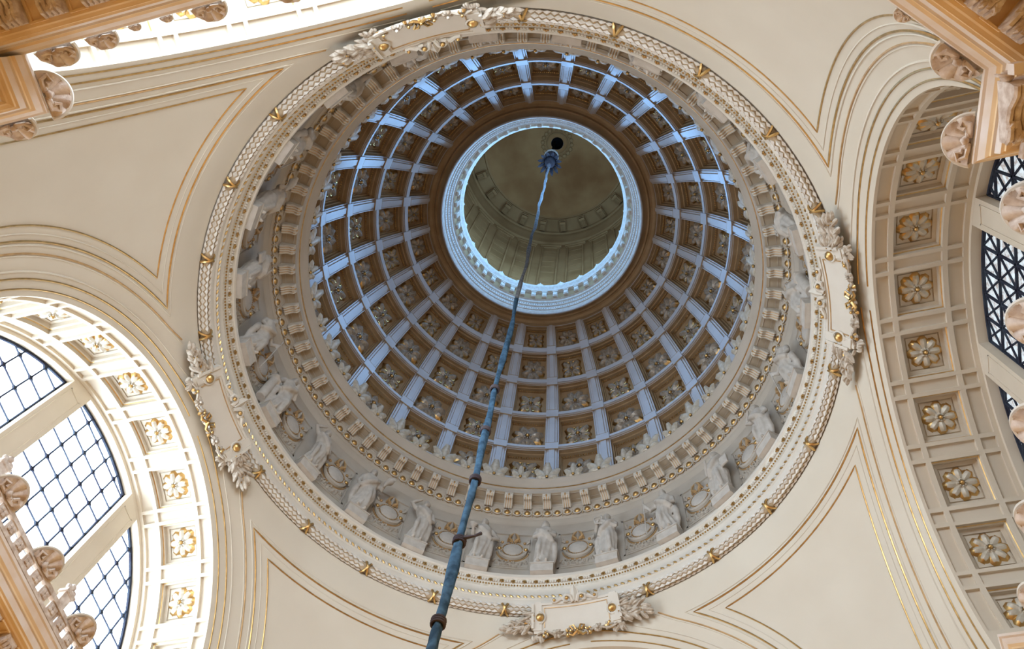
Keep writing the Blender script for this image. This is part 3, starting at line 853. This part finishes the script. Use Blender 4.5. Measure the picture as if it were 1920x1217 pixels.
for s in (-1, 1):
    mb.tube([mf(s*.42, .36, .06), mf(s*.50, .44, .09), mf(s*.50, .56, .10), mf(s*.45, .58, .09)], [.03, .045, .035, .02], 5, 0)
    mb.ell(mf(s*.36, .40, .07), (.05, .055, .055), 7, 5, 1)
med_parts['corner_scroll'] = mb.mesh('corner_scroll', ['stone', 'ochre'])
mb = MB(); r4 = random.Random(11)
for k in range(26):
    u = -.5+1.0*(k % 13)/12 + r4.uniform(-.03, .03); v = -.76 + (.11 if k >= 13 else 0) + r4.uniform(-.03, .03) + .16*(abs(u)/.5)**2
    a = r4.uniform(0, 2*pi); petal(mb, a, 0, r4.uniform(.07, .12), .04, .06, .03, lambda x, y, d, u=u, v=v: mf(u+x, v+y, d+.03), False, nu=4, nv=4)
med_parts['foliage'] = mb.mesh('foliage', 'stone')
ORD = ['first', 'second', 'third', 'fourth', 'fifth', 'sixth']
for k in range(24):
    e = place('medallion', med_parts['back_plate'], drum, Rz(radians(15*k)))
    q, i = divmod(k, 6)
    tag(e, ('oval plaster medallion on the frieze directly over the %s tablet' % WHERE[q]) if i == 0 else ('%s oval medallion clockwise after the one over the %s tablet' % (ORD[i-1], WHERE[q])))
    for nm, me in med_parts.items():
        if nm != 'back_plate': place(nm.rstrip('-1'), me, e)

# ------------------------------------------------------------------ statues on the frieze
def remeshed(mb, name, voxel, mat):
    me = mb.mesh(name + '_raw', mat); o = bpy.data.objects.new(name, me); COL.objects.link(o)
    md = o.modifiers.new('r', 'REMESH'); md.mode = 'VOXEL'; md.voxel_size = voxel; md.use_smooth_shade = True
    sm = o.modifiers.new('s', 'SMOOTH'); sm.factor = .5; sm.iterations = 2
    dg = bpy.context.evaluated_depsgraph_get(); ev = o.evaluated_get(dg)
    out = bpy.data.meshes.new_from_object(ev); out.name = name
    bpy.data.objects.remove(o); bpy.data.meshes.remove(me)
    out.materials.clear(); out.materials.append(M[mat])
    return out
def statue_mesh(v):
    r = random.Random(100+v); mb = MB()
    sway = [.06, -.07, .0, .08, -.05, .04, -.08, .07][v]; nf = [11, 13, 9, 12, 10, 14, 11, 12][v]
    secs = [(0, .30, .25), (.08, .31, .26), (.45, .27, .23), (.85, .26, .22), (1.15, .27, .22), (1.38, .215, .175), (1.60, .26, .20), (1.80, .29, .185), (1.92, .20, .14), (1.98, .085, .085), (2.08, .075, .08)]
    # front faces -x ; y is to the side
    def f(i, t):
        z, ry, rx = secs[int(i)]
        fold = (.13 if z < 1.2 else .05)*max(.15, 1-z/2.0)
        rr = 1+fold*sin(nf*t+1.5*z*(1+v % 3)+v)+.04*sin(5*t-z*3)
        cy = sway*sin(pi*z/1.9)*1.2 + (-sway*.8 if z < .6 else 0)
        return (rx*rr*cos(t) - .02*z, ry*rr*sin(t)+cy, z)
    n = 40
    vs = [f(i, 2*pi*j/n) for i in range(len(secs)) for j in range(n)]
    fs = [(i*n+j, i*n+(j+1) % n, (i+1)*n+(j+1) % n, (i+1)*n+j) for i in range(len(secs)-1) for j in range(n)]
    fs += [tuple(reversed(range(n))), tuple(range((len(secs)-1)*n, len(secs)*n))]
    mb.add(vs, fs)
    cy = sway*.4; turn = [.25, -.3, 0, .4, -.2, .3, -.4, .1][v]
    H = Matrix.Translation((-.05, cy*.6+.02*turn, 2.19)) @ Rz(turn) @ Matrix.Rotation(.15, 4, 'Y')
    mb.ell((0, 0, 0), (.125, .105, .155), 14, 10, T=H)                       # head
    mb.ell((-.115, 0, -.02), (.035, .022, .045), 6, 5, T=H)                  # nose
    mb.ell((-.07, 0, -.10), (.06, .06, .06), 8, 6, T=H)                      # chin
    for s in (-1, 1): mb.ell((0, s*.105, -.01), (.03, .02, .045), 6, 5, T=H)   # ears
    mb.ell((.035, 0, .04), (.135, .125, .14), 12, 8, T=H)                    # hair
    if v in (1, 4, 7): mb.ell((.14, 0, -.01), (.07, .07, .07), 8, 6, T=H)    # bun
    if v in (2,): mb.ell((.05, 0, -.05), (.15, .145, .20), 12, 8, T=H)       # hood
    def arm(sh, el, ha, r0=.085, r1=.068, r2=.048):
        mb.tube([sh, tuple((Vector(sh)+Vector(el))/2), el, tuple((Vector(el)+Vector(ha))/2), ha], [r0, r0*.95, r1, r1*.9, r2], 10)
        h = Vector(ha); d = (h-Vector(el)).normalized()
        mb.ell(tuple(h+d*.05), (.05, .045, .055), 8, 6)
        sd = d.orthogonal().normalized()
        for q in range(4): mb.tube([tuple(h+d*.07+sd*(.02*(q-1.5))), tuple(h+d*.13+sd*(.022*(q-1.5)))], .014, 5)
    yL, yR = .27+cy, -.27+cy; S = 1.80
    if v == 0:   # one hand on hip, the other holding a bouquet
        arm((0, yL, S), (.02, yL+.22, 1.45), (-.12, yL+.02, 1.30)); arm((0, yR, S), (-.06, yR-.06, 1.42), (-.25, yR-.08, 1.52))
        for k in range(9): mb.ell((-.30+r.uniform(-.05, .05), yR-.08+r.uniform(-.09, .09), 1.60+r.uniform(-.05, .08)), (.06, .06, .06), 6, 5)
    elif v == 1:  # arm raised to head
        arm((0, yL, S), (-.05, yL+.22, 1.98), (-.12, yL-.02, 2.20)); arm((0, yR, S), (-.02, yR-.10, 1.45), (-.20, yR+.10, 1.28))
    elif v == 2:  # folded arms
        arm((0, yL, S), (-.12, yL+.05, 1.48), (-.25, yL-.30, 1.58)); arm((0, yR, S), (-.12, yR-.05, 1.46), (-.27, yR+.30, 1.50))
    elif v == 3:  # holding a staff out to the side
        arm((0, yL, S), (-.06, yL+.20, 1.58), (-.16, yL+.32, 1.82)); arm((0, yR, S), (-.05, yR-.05, 1.45), (-.22, yR+.14, 1.38))
        mb.tube([(-.18, yL+.36, .35), (-.18, yL+.36, 2.25)], .028, 7)
    elif v == 4:  # lyre on the shoulder
        arm((0, yL, S), (-.10, yL+.10, 1.50), (-.26, yL-.02, 1.70)); arm((0, yR, S), (-.12, yR-.04, 1.48), (-.28, yR+.30, 1.66))
        mb.tube([(-.30, .10+cy, 1.55), (-.30, .32+cy, 1.62), (-.30, .36+cy, 1.90), (-.30, .28+cy, 2.02)], .035, 7); mb.tube([(-.30, .10+cy, 1.55), (-.30, .08+cy, 1.85), (-.30, .14+cy, 2.0)], .035, 7); mb.tube([(-.30, .06+cy, 1.95), (-.30, .36+cy, 1.95)], .025, 6)
    elif v == 5:  # tablet held against the hip
        arm((0, yL, S), (-.04, yL+.10, 1.46), (-.20, yL+.02, 1.22)); arm((0, yR, S), (-.08, yR-.10, 1.50), (-.26, yR+.05, 1.72))
        mb.box(-.26, -.18, yL-.02, yL+.26, 1.00, 1.42)
    elif v == 6:  # leaning on a short column
        arm((0, yL, S), (-.02, yL+.16, 1.42), (-.14, yL+.30, 1.26)); arm((0, yR, S), (-.10, yR-.06, 1.50), (-.26, yR+.18, 1.78))
        mb.tube([(-.02, yL+.30, 0), (-.02, yL+.30, 1.16)], [.15, .13], 12); mb.box(-.18, .14, yL+.14, yL+.46, 1.14, 1.22)
    else:         # raised cornucopia
        arm((0, yL, S), (-.10, yL+.14, 1.55), (-.24, yL+.12, 1.80)); arm((0, yR, S), (-.02, yR-.08, 1.44), (-.12, yR-.04, 1.18))
        mb.tube([(-.26, yL+.10, 1.55), (-.28, yL+.16, 1.80), (-.26, yL+.26, 2.02)], [.03, .08, .13], 9)
        for k in range(6): mb.ell((-.26+r.uniform(-.06, .06), yL+.28+r.uniform(-.07, .07), 2.08+r.uniform(-.03, .06)), (.06, .06, .06), 6, 5)
    # mantle slung across the body and over an arm
    sg = 1 if v % 2 else -1
    mb.tube([(-.12, sg*.24+cy, 1.82), (-.24, sg*.08+cy, 1.58), (-.24, -sg*.14+cy, 1.32), (-.12, -sg*.27+cy, 1.15)], [.07, .09, .10, .07], 9)
    mb.tube([(.02, -sg*.30+cy, 1.28), (-.06, -sg*.32, .95), (-.02, -sg*.33, .55), (-.02, -sg*.30, .22)], [.08, .10, .085, .05], 9)
    mb.tube([(-.20, sg*.10, 1.15), (-.27, sg*.12, .75), (-.22, sg*.14, .25)], [.06, .075, .06], 8)      # forward knee under the robe
    for s in (-1, 1): mb.ell((-.27, s*.12, .05), (.11, .055, .05), 8, 6)    # feet
    return remeshed(mb, 'figure', .026, 'statue')
SM = [statue_mesh(v) for v in range(8)]
mb = MB(); mb.box(-.26, .30, -.34, .34, -.38, 0); mb.box(-.285, .30, -.365, .365, -.05, 0)
plinth = mb.mesh('plinth', 'statue', smooth=False)
# pose of each statue by place (24), read off the photograph where it can be seen
POSE = {6: 5, 7: 2, 5: 4, 4: 3, 3: 5, 2: 1, 1: 3, 0: 6, 23: 4, 22: 1, 8: 0, 9: 7, 10: 1, 11: 6, 12: 3, 13: 5, 14: 7, 15: 3, 16: 1, 17: 0}
POSE[6] = 2; POSE[7] = 0; POSE[5] = 4; POSE[8] = 1
POSETXT = ['holding a bouquet', 'raising an arm to its head', 'with folded arms', 'holding a staff', 'holding a lyre', 'carrying a tablet', 'leaning on a column', 'carrying a cornucopia']
MIR = {7: -1, 5: 1, 8: 1}
for k in range(24):
    a = radians(15*k+7.5); v = POSE.get(k, (k*5+1) % 8); q, i = divmod(k, 6)
    e = empty('statue', Rz(a) @ Matrix.Translation((7.61, 0, 20.42)))
    tag(e, '%s draped statue clockwise from the %s tablet, %s' % (ORD[i], WHERE[q], POSETXT[v]), 'statue', 'statues standing on the frieze')
    sc = 1.0 + .03*sin(k*2.3)
    place('figure', SM[v], e, Matrix.Diagonal((sc, sc*MIR.get(k, 1 if k % 3 else -1), sc, 1)))
    place('plinth', plinth, e)

# ------------------------------------------------------------------ tablets over the four arches
TC = Vector((7.94-.087, 0, 18.58-.049)); TN = Vector((-.87, 0, -.493)); TU = Vector((-.493, 0, .87))
def tf(u, v, d):
    p = TC + TU*v + TN*d; a = u/7.9
    return (p.x*cos(a), p.x*sin(a), p.z)
def slab(mb, u0, u1, v0, v1, d0, d1, mi=0, n=7):
    us = linspace(u0, u1, n)
    mb.grid(lambda u, q: tf(u, *((v0, d0), (v0, d1), (v1, d1), (v1, d0), (v0, d0))[q]), us, [0, 1, 2, 3, 4], mi)
    for u in (u0, u1): mb.add([tf(u, v0, d0), tf(u, v0, d1), tf(u, v1, d1), tf(u, v1, d0)], [(0, 1, 2, 3)], mi)
TP = {}
mb = MB(); slab(mb, -1.04, 1.04, -.40, .34, 0, .10, n=13)
for s in (-1, 1):
    a, b = sorted((s*.98, s*1.22)); slab(mb, a, b, -.36, .40, 0, .13, n=4); a, b = sorted((s*1.20, s*1.27)); slab(mb, a, b, -.31, .36, 0, .17, n=3)
    a, b = sorted((s*1.0, s*1.2)); slab(mb, a, b, .40, .45, 0, .10, n=3); slab(mb, a, b, -.44, -.36, 0, .10, n=3)
    mb.tube([tf(s*1.06+.17*cos(t), .0+.17*sin(t), .12) for t in linspace(pi/2, pi/2+s*pi, 9)], .03, 5)
slab(mb, -1.04, 1.04, .34, .40, 0, .13, n=13)
TP['plate'] = mb.mesh('plate', 'white', smooth=False)
mb = MB()
slab(mb, -.92, .92, .255, .273, .09, .12, n=13)
for s in (-1, 1): a, b = sorted((s*.90, s*.92)); slab(mb, a, b, -.28, .27, .09, .12, n=2)
TP['inset_moulding'] = mb.mesh('inset_moulding', 'ochre', smooth=False)
mb = MB()
sp = [(0, .34), (.075, .40), (.105, .50), (.13, .60), (.115, .70), (.06, .80), (0, .86), (-.06, .80), (-.115, .70), (-.13, .60), (-.105, .50), (-.075, .40)]
mb.prism(sp, .10, .17, tf, 0)
mb.grid(lambda t, q: tf(.105*q*sin(pi*min(1, .12+.86*t))**.8, .38+.44*t, .165+.06*(1-abs(q))), linspace(0, 1, 8), linspace(-1, 1, 7), 0)
for s in (-1, 1):
    mb.tube([tf(s*.06, .36, .16), tf(s*.12, .50, .20), tf(s*.22, .55, .20), tf(s*.32, .49, .18), tf(s*.30, .39, .18), tf(s*.21, .38, .18)], [.05, .06, .06, .055, .05, .03], 7, 0)
    mb.tube([tf(s*.31, .46, .15), tf(s*.42, .47, .16), tf(s*.55, .40, .15), tf(s*.64, .40, .15), tf(s*.66, .47, .15), tf(s*.60, .49, .15)], [.05, .06, .045, .045, .04, .03], 7, 0)
    mb.ell(tf(s*.22, .455, .24), (.058, .058, .058), 8, 6, 1); mb.ell(tf(s*.60, .44, .20), (.045, .045, .045), 8, 6, 1)
TP['crest'] = mb.mesh('crest', ['white', 'gold'])
mb = MB(); r5 = random.Random(5)
mb.tube([tf(u, -.45+.05*sin(u*9), .10+.03*cos(u*7)) for u in linspace(-1.1, 1.1, 33)], .035, 5, 0)
for u in (-.85, -.55, -.28, 0, .28, .58, .88):
    g = abs(u) < .35 or abs(u) > .8
    for k in range(7):
        a = 2*pi*k/7+u; petal(mb, a, .01, r5.uniform(.09, .15), .055, .06, .10, lambda x, y, d, u=u: tf(u+x, -.44+y, d), False, mi=1 if (g and k % 2) else 0, nu=4, nv=4)
    mb.ell(tf(u, -.44, .19), (.04, .04, .04), 6, 5, 1 if g else 0)
for s in (-1, 1):
    mb.tube([tf(s*.12, -.42, .16), tf(s*.20, -.32, .18), tf(s*.10, -.30, .18), tf(s*.04, -.42, .18)], .03, 5, 1)
    mb.tube([tf(s*.02, -.46, .16), tf(s*.14, -.56, .16), tf(s*.24, -.52, .15)], [.04, .035, .02], 5, 1)
TP['floral_swag'] = mb.mesh('floral_swag', ['spray', 'gold'])
for s in (-1, 1):
    mb = MB(); r6 = random.Random(8+s)
    mb.tube([tf(s*1.2, -.10, .06), tf(s*1.55, -.16, .08), tf(s*1.85, -.26, .06)], [.04, .03, .015], 5, 1)
    for k in range(46):
        t = r6.random(); u0 = 1.18+.72*t; v0 = -.06-.20*t+r6.uniform(-.20, .20)*(1-.4*t); a = r6.uniform(-.9, .75) - .12
        L = r6.uniform(.22, .34)*(1-.2*t); d0 = r6.uniform(.02, .13)
        petal(mb, a, 0, L, .06, .075, d0, lambda x, y, d, u0=u0, v0=v0: tf(s*(u0+x), v0+y, d), False, mi=0, nu=5, nv=4)
        if k % 4 == 0: mb.ell(tf(s*u0, v0, d0+.06), (.022, .022, .022), 5, 4, 1)
    for k in range(14):
        u0 = .95+.35*r6.random(); v0 = -.48+r6.uniform(-.06, .08)
        petal(mb, r6.uniform(-2.5, .4), 0, .15, .045, .05, .05, lambda x, y, d, u0=u0, v0=v0: tf(s*(u0+x), v0+y, d), False, mi=0, nu=4, nv=4)
    TP['leaf_spray%d' % s] = mb.mesh('leaf_spray', ['spray', 'gold'])
    mb = MB(); mb.grid(lambda t, q: tf(s*1.03+.118*cos(q)*cos(t*pi/2), .0+.118*sin(q)*cos(t*pi/2), .12+.105*sin(t*pi/2)), linspace(0, 1, 6), linspace(0, 2*pi, 15))
    TP['boss%d' % s] = mb.mesh('boss', 'gold')
TABLAB = ['cream wall tablet with two gold bosses at right, beside the dim lattice window arch', 'cream wall tablet with two gold bosses at the bottom of the ring',
          'cream wall tablet with two gold bosses at left, above the glaring white window arch', 'cream wall tablet with two gold bosses at the top edge of the picture']
for k in range(4):
    e = empty('wall_tablet', Rz(k*pi/2) @ Matrix.Translation(TC)); tag(e, TABLAB[k], 'tablet', 'tablets above the four arches')
    inv = Matrix.Translation(-TC)
    for nm, me in TP.items(): place(nm.rstrip('-1'), me, e, inv)

# ------------------------------------------------------------------ marble cornice of piers and galleries
def offs(poly, o):
    out = []
    nn = []
    for i in range(len(poly)-1):
        dx, dy = poly[i+1][0]-poly[i][0], poly[i+1][1]-poly[i][1]; L = hypot(dx, dy); nn.append((-dy/L, dx/L))
    for i, p in enumerate(poly):
        if i == 0: n = nn[0]; k = 1
        elif i == len(poly)-1: n = nn[-1]; k = 1
        else:
            a, b = nn[i-1], nn[i]; mx, my = a[0]+b[0], a[1]+b[1]; L = hypot(mx, my); n = (mx/L, my/L); k = 1/max(.35, n[0]*a[0]+n[1]*a[1])
        out.append((p[0]+n[0]*o*k, p[1]+n[1]*o*k))
    return out
CORN = [(.95, 12.0, 0), (.05, 12.0, 0), (0, 11.96, 0), (0, 11.90, 0), (.03, 11.88, 0), (.07, 11.78, 0), (.10, 11.74, 1), (.10, 11.70, 1), (.13, 11.69, 0), (.14, 11.56, 0), (.17, 11.54, 1), (.17, 11.50, 1),
        (.22, 11.48, 1), (.24, 11.46, 2), (1.00, 11.46, 2), (1.02, 11.36, 2), (1.10, 11.26, 0), (1.16, 11.16, 0), (1.18, 11.0, 2), (1.24, 10.98, 2), (1.26, 10.4, 2), (1.26, 9.0, 2)]
def shell_mesh():
    mb = MB()
    def fn(u, v, d): return (u, -.72*v-.5*d, 12.0+.70*v-.5*d)      # x along rim, y outward(wall), z up ; leans into the hall
    n = 9
    mb.grid(lambda t, a: fn(.30*t*cos(a), .33*t*sin(a), .085*abs(sin(a*n/2))*t**.7+.02), linspace(.08, 1, 5), linspace(0, pi, 4*n+1), 0)
    mb.grid(lambda t, a: fn(.31*t*cos(a), .34*t*sin(a), -.03), linspace(0, 1, 2), linspace(0, pi, 4*n+1), 0)
    mb.tube([fn(.31*cos(a), .34*sin(a), .0) for a in linspace(0, pi, 19)], .035, 6, 1)
    for s in (-1, 1): mb.tube([fn(s*.06, .02, .06), fn(s*.20, .03, .08), fn(s*.24, .12, .08), fn(s*.15, .15, .08), fn(s*.13, .08, .09)], .032, 5, 0)
    for k in range(3): petal(mb, pi*(k+.5)/3, .03, .13, .04, .06, .06, fn, False, mi=0, nu=4, nv=4)
    mb.ell(fn(0, .06, .09), (.06, .05, .05), 7, 5, 0)
    return mb.mesh('shell_antefix', ['marble', 'white'])
shell = shell_mesh()
def modil_big():
    mb = MB()
    pr = [(.30, 11.47), (.30, 11.36), (.36, 11.28), (.46, 11.26), (.56, 11.30), (.72, 11.24), (.86, 11.10), (.97, 11.08), (1.0, 11.2), (1.0, 11.47)]
    mb.prism(pr, -.15, .15, lambda u, v, d: (d, u, v), 0)
    for q in (-.12, -.04, .04, .12): mb.tube([(q, u, v-.012) for u, v in pr[1:8]], .035, 5, 0)
    r = random.Random(4)
    for k in range(10): petal(mb, r.uniform(-2.6, -.6), 0, .11, .045, .06, .0, lambda x, y, d, c=(r.uniform(-.11, .11), .48+r.uniform(-.10, .10)): (c[0]+x, c[1]+y, 11.27-d), False, mi=0, nu=4, nv=4)
    return mb.mesh('modillion', 'marble')
def panel_big():
    mb = MB()
    for (x0, x1, y0, y1) in ((-.11, -.09, .30, .98), (.09, .11, .30, .98)): mb.box(x0, x1, y0, y1, 11.42, 11.47)
    mb.box(-.14, .14, .28, .31, 11.42, 11.47)
    return mb.mesh('soffit_frame', 'tan', smooth=False)
mbig = modil_big(); pbig = panel_big()
mb = MB(); mb.ell((0, 1.06, 11.27), (.075, .07, .085), 7, 5); mb.tube([(.10*sin(t), 1.09, 11.28-.11*cos(t)) for t in linspace(-2, 2, 8)], .02, 4); eggm = mb.mesh('egg', 'marble')
mb = MB(); mb.box(-.055, .055, 1.10, 1.22, 10.98, 11.13); dent = mb.mesh('dentil', 'rim', smooth=False)
def cornice(num, poly, prof_, shells=(), modil=True, mod_gap=.60):
    mb = MB(); k = len(poly)
    rows = [(offs(poly, o), z) for o, z, _ in prof_]
    for i in range(len(rows)-1):
        (A, za), (B, zb) = rows[i], rows[i+1]
        for j in range(k-1):
            mb.add([(*A[j], za), (*A[j+1], za), (*B[j+1], zb), (*B[j], zb)], [(0, 1, 2, 3)], prof_[i+1][2])
    o = place('trim_%d' % num, mb.mesh('marble_cornice', ['rim', 'tan', 'tan'], smooth=False)); tag(o, kind='structure')
    for j in range(k-1):
        a, b = Vector(poly[j]), Vector(poly[j+1]); L = (b-a).length; d = (b-a)/L; ang = atan2(d.y, d.x)
        n = max(1, int((L+.25)/mod_gap))
        for q in range(n):
            t = (q+.5)/n*L; c = a+d*t
            Mx = Matrix.Translation((c.x, c.y, 0)) @ Rz(ang)
            if modil:
                place('modillion', mbig, o, Mx)
                for e in range(2):
                    c2 = a+d*(t+L/n*(e*.5-.25)); M2 = Matrix.Translation((c2.x, c2.y, 0)) @ Rz(ang)
                    place('egg', eggm, o, M2); place('dentil', dent, o, M2)
                if q < n-1:
                    c2 = a+d*(t+L/n*.5); place('soffit_frame', pbig, o, Matrix.Translation((c2.x, c2.y, 0)) @ Rz(ang))
    for (x, y, ang, sc) in shells:
        place('shell_antefix', shell, o, Matrix.Translation((x, y, 0)) @ Rz(ang) @ Matrix.Translation((0, 0, 12.0)) @ Matrix.Diagonal((sc, sc, sc, 1)) @ Matrix.Translation((0, 0, -12.0)))
    return o
def dirang(a, b): return atan2(b[1]-a[1], b[0]-a[0])
NE0 = [(8.95, -4.09), (8.14, -4.10), (8.35, -5.33), (7.21, -6.49), (5.33, -8.35), (4.10, -8.14), (4.10, -8.62)]
NE = [(9.20, -4.44), (7.57, -4.45), (7.76, -5.54), (6.75, -6.57), (5.50, -7.82), (4.45, -7.57), (4.44, -9.2)]
dg = dirang(NE[2], NE[3]); e1 = dirang(NE[1], NE[2])
ne = cornice(4, NE, CORN, [(7.62, -4.72, e1, 1.0), (7.56, -5.74, dg, 1.0), (6.95, -6.37, dg, .35), (6.32, -7.0, dg, .9), (5.7, -7.62, dg, .9)], mod_gap=.52)
ne.location.z = 10.6-12.0
cornice(5, [(8.98, 4.1), (8.98, -4.09)], CORN, [(8.98, y, -pi/2, 1.25) for y in (-3.25, -1.5, .25, 2.0, 3.6)])
cornice(6, [(4.10, -8.60), (-5.8, -8.60)], CORN, [(x, -8.60, pi, q) for x, q in ((-4.25, 1.0), (-3.5, .75), (-2.95, .3), (-2.45, .3), (-1.8, .8), (-.6, .9), (.6, .9))])
NW = [(-4.66, -8.60), (-4.68, -7.75), (-5.60, -7.75), (-7.75, -5.60), (-7.75, -4.68), (-8.42, -4.66)]
cornice(7, NW, CORN, [(-4.69, -8.0, pi/2, 1.1), (-5.35, -7.75, pi, 1.0)])
CW = [(o, z-.36, m) for o, z, m in CORN]
wg = cornice(8, [(-8.42, -4.66), (-8.42, 4.1)], CW, [(-8.42, y, pi/2, 1.1) for y in (-3.3, -1.75, -.2, 1.35, 2.9)], modil=False)
for y in [-4.3+.62*i for i in range(14)]:
    Mx = Matrix.Translation((-8.42, y, -.36)) @ Rz(pi/2); place('modillion', mbig, wg, Mx); place('soffit_frame', pbig, wg, Matrix.Translation((-8.42, y+.31, -.36)) @ Rz(pi/2))
# pierced cresting on the left gallery
mb = MB(); mb.box(-8.48, -8.42, -4.6, 4.1, 11.62, 11.70); mb.box(-8.50, -8.40, -4.6, 4.1, 11.92, 12.02)
for i in range(24):
    y = -4.4+.36*i
    mb.box(-8.47, -8.43, y-.125, y+.125, 11.70, 11.92)
    for q in range(4):
        a = q*pi/2+pi/4; mb.ell((-8.42, y+.055*cos(a), 11.81+.055*sin(a)), (.03, .05, .05), 6, 4)
place('pierced_cresting', mb.mesh('pierced_cresting', 'marble'), wg)
mb = MB()
for y in (-2.15, .75):
    mb.box(-8.62, -8.48, y-.12, y+.12, 11.6, 12.35); mb.box(-8.66, -8.44, y-.15, y+.15, 12.35, 12.42)
    for q in range(4): a = q*pi/2; mb.ell((-8.55, y+.09*cos(a), 12.52+.09*sin(a)), (.05, .075, .075), 7, 5)
    place('finial', mb.mesh('finial', 'marble'), wg); mb = MB()
mir = lambda P: [(x, -y) for x, y in reversed(P)]
cornice(9, mir(NE)[:0] + [(x, -y) for x, y in reversed(NE0)], CORN, [], mod_gap=.62)
cornice(10, [(x, -y) for x, y in reversed(NW)], CORN, [], modil=False)
cornice(11, [(-4.66, 8.60), (4.10, 8.60)], CORN, [], modil=False)

# ------------------------------------------------------------------ pendant boss and cloth-wrapped cable
CX, CY = -.1646, -.0805
pend = empty('pendant_boss', Matrix.Translation((CX, CY, 47.3))); tag(pend, 'pale ball pendant with dark leafy collar hanging inside the lantern', 'pendant')
mb = MB(); mb.tube([(0, 0, 1.0), (0, 0, 9.8)], .10, 8); place('rod', mb.mesh('rod', 'dark'), pend)
mb = MB(); mb.ell((0, 0, 3.3), (.46, .46, .75), 14, 10); place('ball', mb.mesh('ball', 'laurel'), pend)
mb = MB()
mb.tube([(0, 0, 0), (0, 0, .5), (0, 0, 1.1), (0, 0, 2.2), (0, 0, 2.9)], [.12, .22, .34, .42, .42], 12)
for k in range(12):
    a = 2*pi*k/12
    leaf3(mb, lambda u, v, d, a=a: ((.34+d+.18*v)*cos(a)-u*sin(a), (.34+d+.18*v)*sin(a)+u*cos(a), 1.3-v), .9, .12, 4, .04, .22)
    leaf3(mb, lambda u, v, d, a=a+.26: ((.36+d)*cos(a)-u*sin(a), (.36+d)*sin(a)+u*cos(a), 2.1+v), .9, .11, 4, .03, .03)
place('leaf_collar', mb.mesh('leaf_collar', 'tie'), pend)
cab = empty('hanging_cable', Matrix.Translation((CX, CY, 4.0))); tag(cab, 'long hanging cable wrapped in blue cloth, running down through the oculus', 'cable')
mb = MB(); nz = 420; n = 12; vs = []; fs = []; rc = random.Random(2)
bul = [rc.uniform(-1, 1) for _ in range(nz+3)]
for i in range(nz+1):
    z = 43.25*i/nz; Z = z+4
    base = .066 if Z < 22 else .056
    r0 = base*(1+.16*sin(z*1.35)+.10*sin(z*3.1+1)+.07*bul[i]); ox = .022*sin(z*.9)+.012*sin(z*2.3); oy = .02*cos(z*1.1)
    for j in range(n):
        a = 2*pi*j/n; q = r0*(1+.16*sin(3*a+z*2.4)+.08*sin(5*a-z*1.7)); vs.append((ox+q*cos(a), oy+q*sin(a), z))
for i in range(nz):
    for j in range(n): fs.append((i*n+j, i*n+(j+1) % n, (i+1)*n+(j+1) % n, (i+1)*n+j))
cut = int(nz*(23.0-4)/43.25)
mb.add(vs[:(cut+1)*n], fs[:cut*n] + [tuple(reversed(range(n)))])
place('cloth_wrapping', mb.mesh('cloth_wrapping', 'cloth', ang=1.5), cab)
mb = MB(); mb.add(vs[cut*n:], fs[:(nz-cut)*n] + [tuple(range((nz-cut)*n, (nz-cut)*n+n))])
place('twisted_cord', mb.mesh('twisted_cord', 'grey', ang=1.5), cab)
def ring(z, r=.09):
    mb = MB(); q = z-4; ox = .022*sin(q*.9)+.012*sin(q*2.3); oy = .02*cos(q*1.1)
    for dz in (-.045, 0, .045): mb.tube([(ox+r*cos(t), oy+r*sin(t), z-4+dz) for t in linspace(0, 2*pi, 15)[:-1]], .024, 6, closed=True)
    return mb
for z in (9.0, 10.85, 12.65, 14.6, 16.6):
    mb = ring(z)
    if z == 10.85: mb.tube([(.10, -.05, 6.85), (.28, -.10, 6.78), (.36, -.05, 6.9)], [.035, .02, .03], 6)
    place('cloth_tie', mb.mesh('cloth_tie', 'tie'), cab)
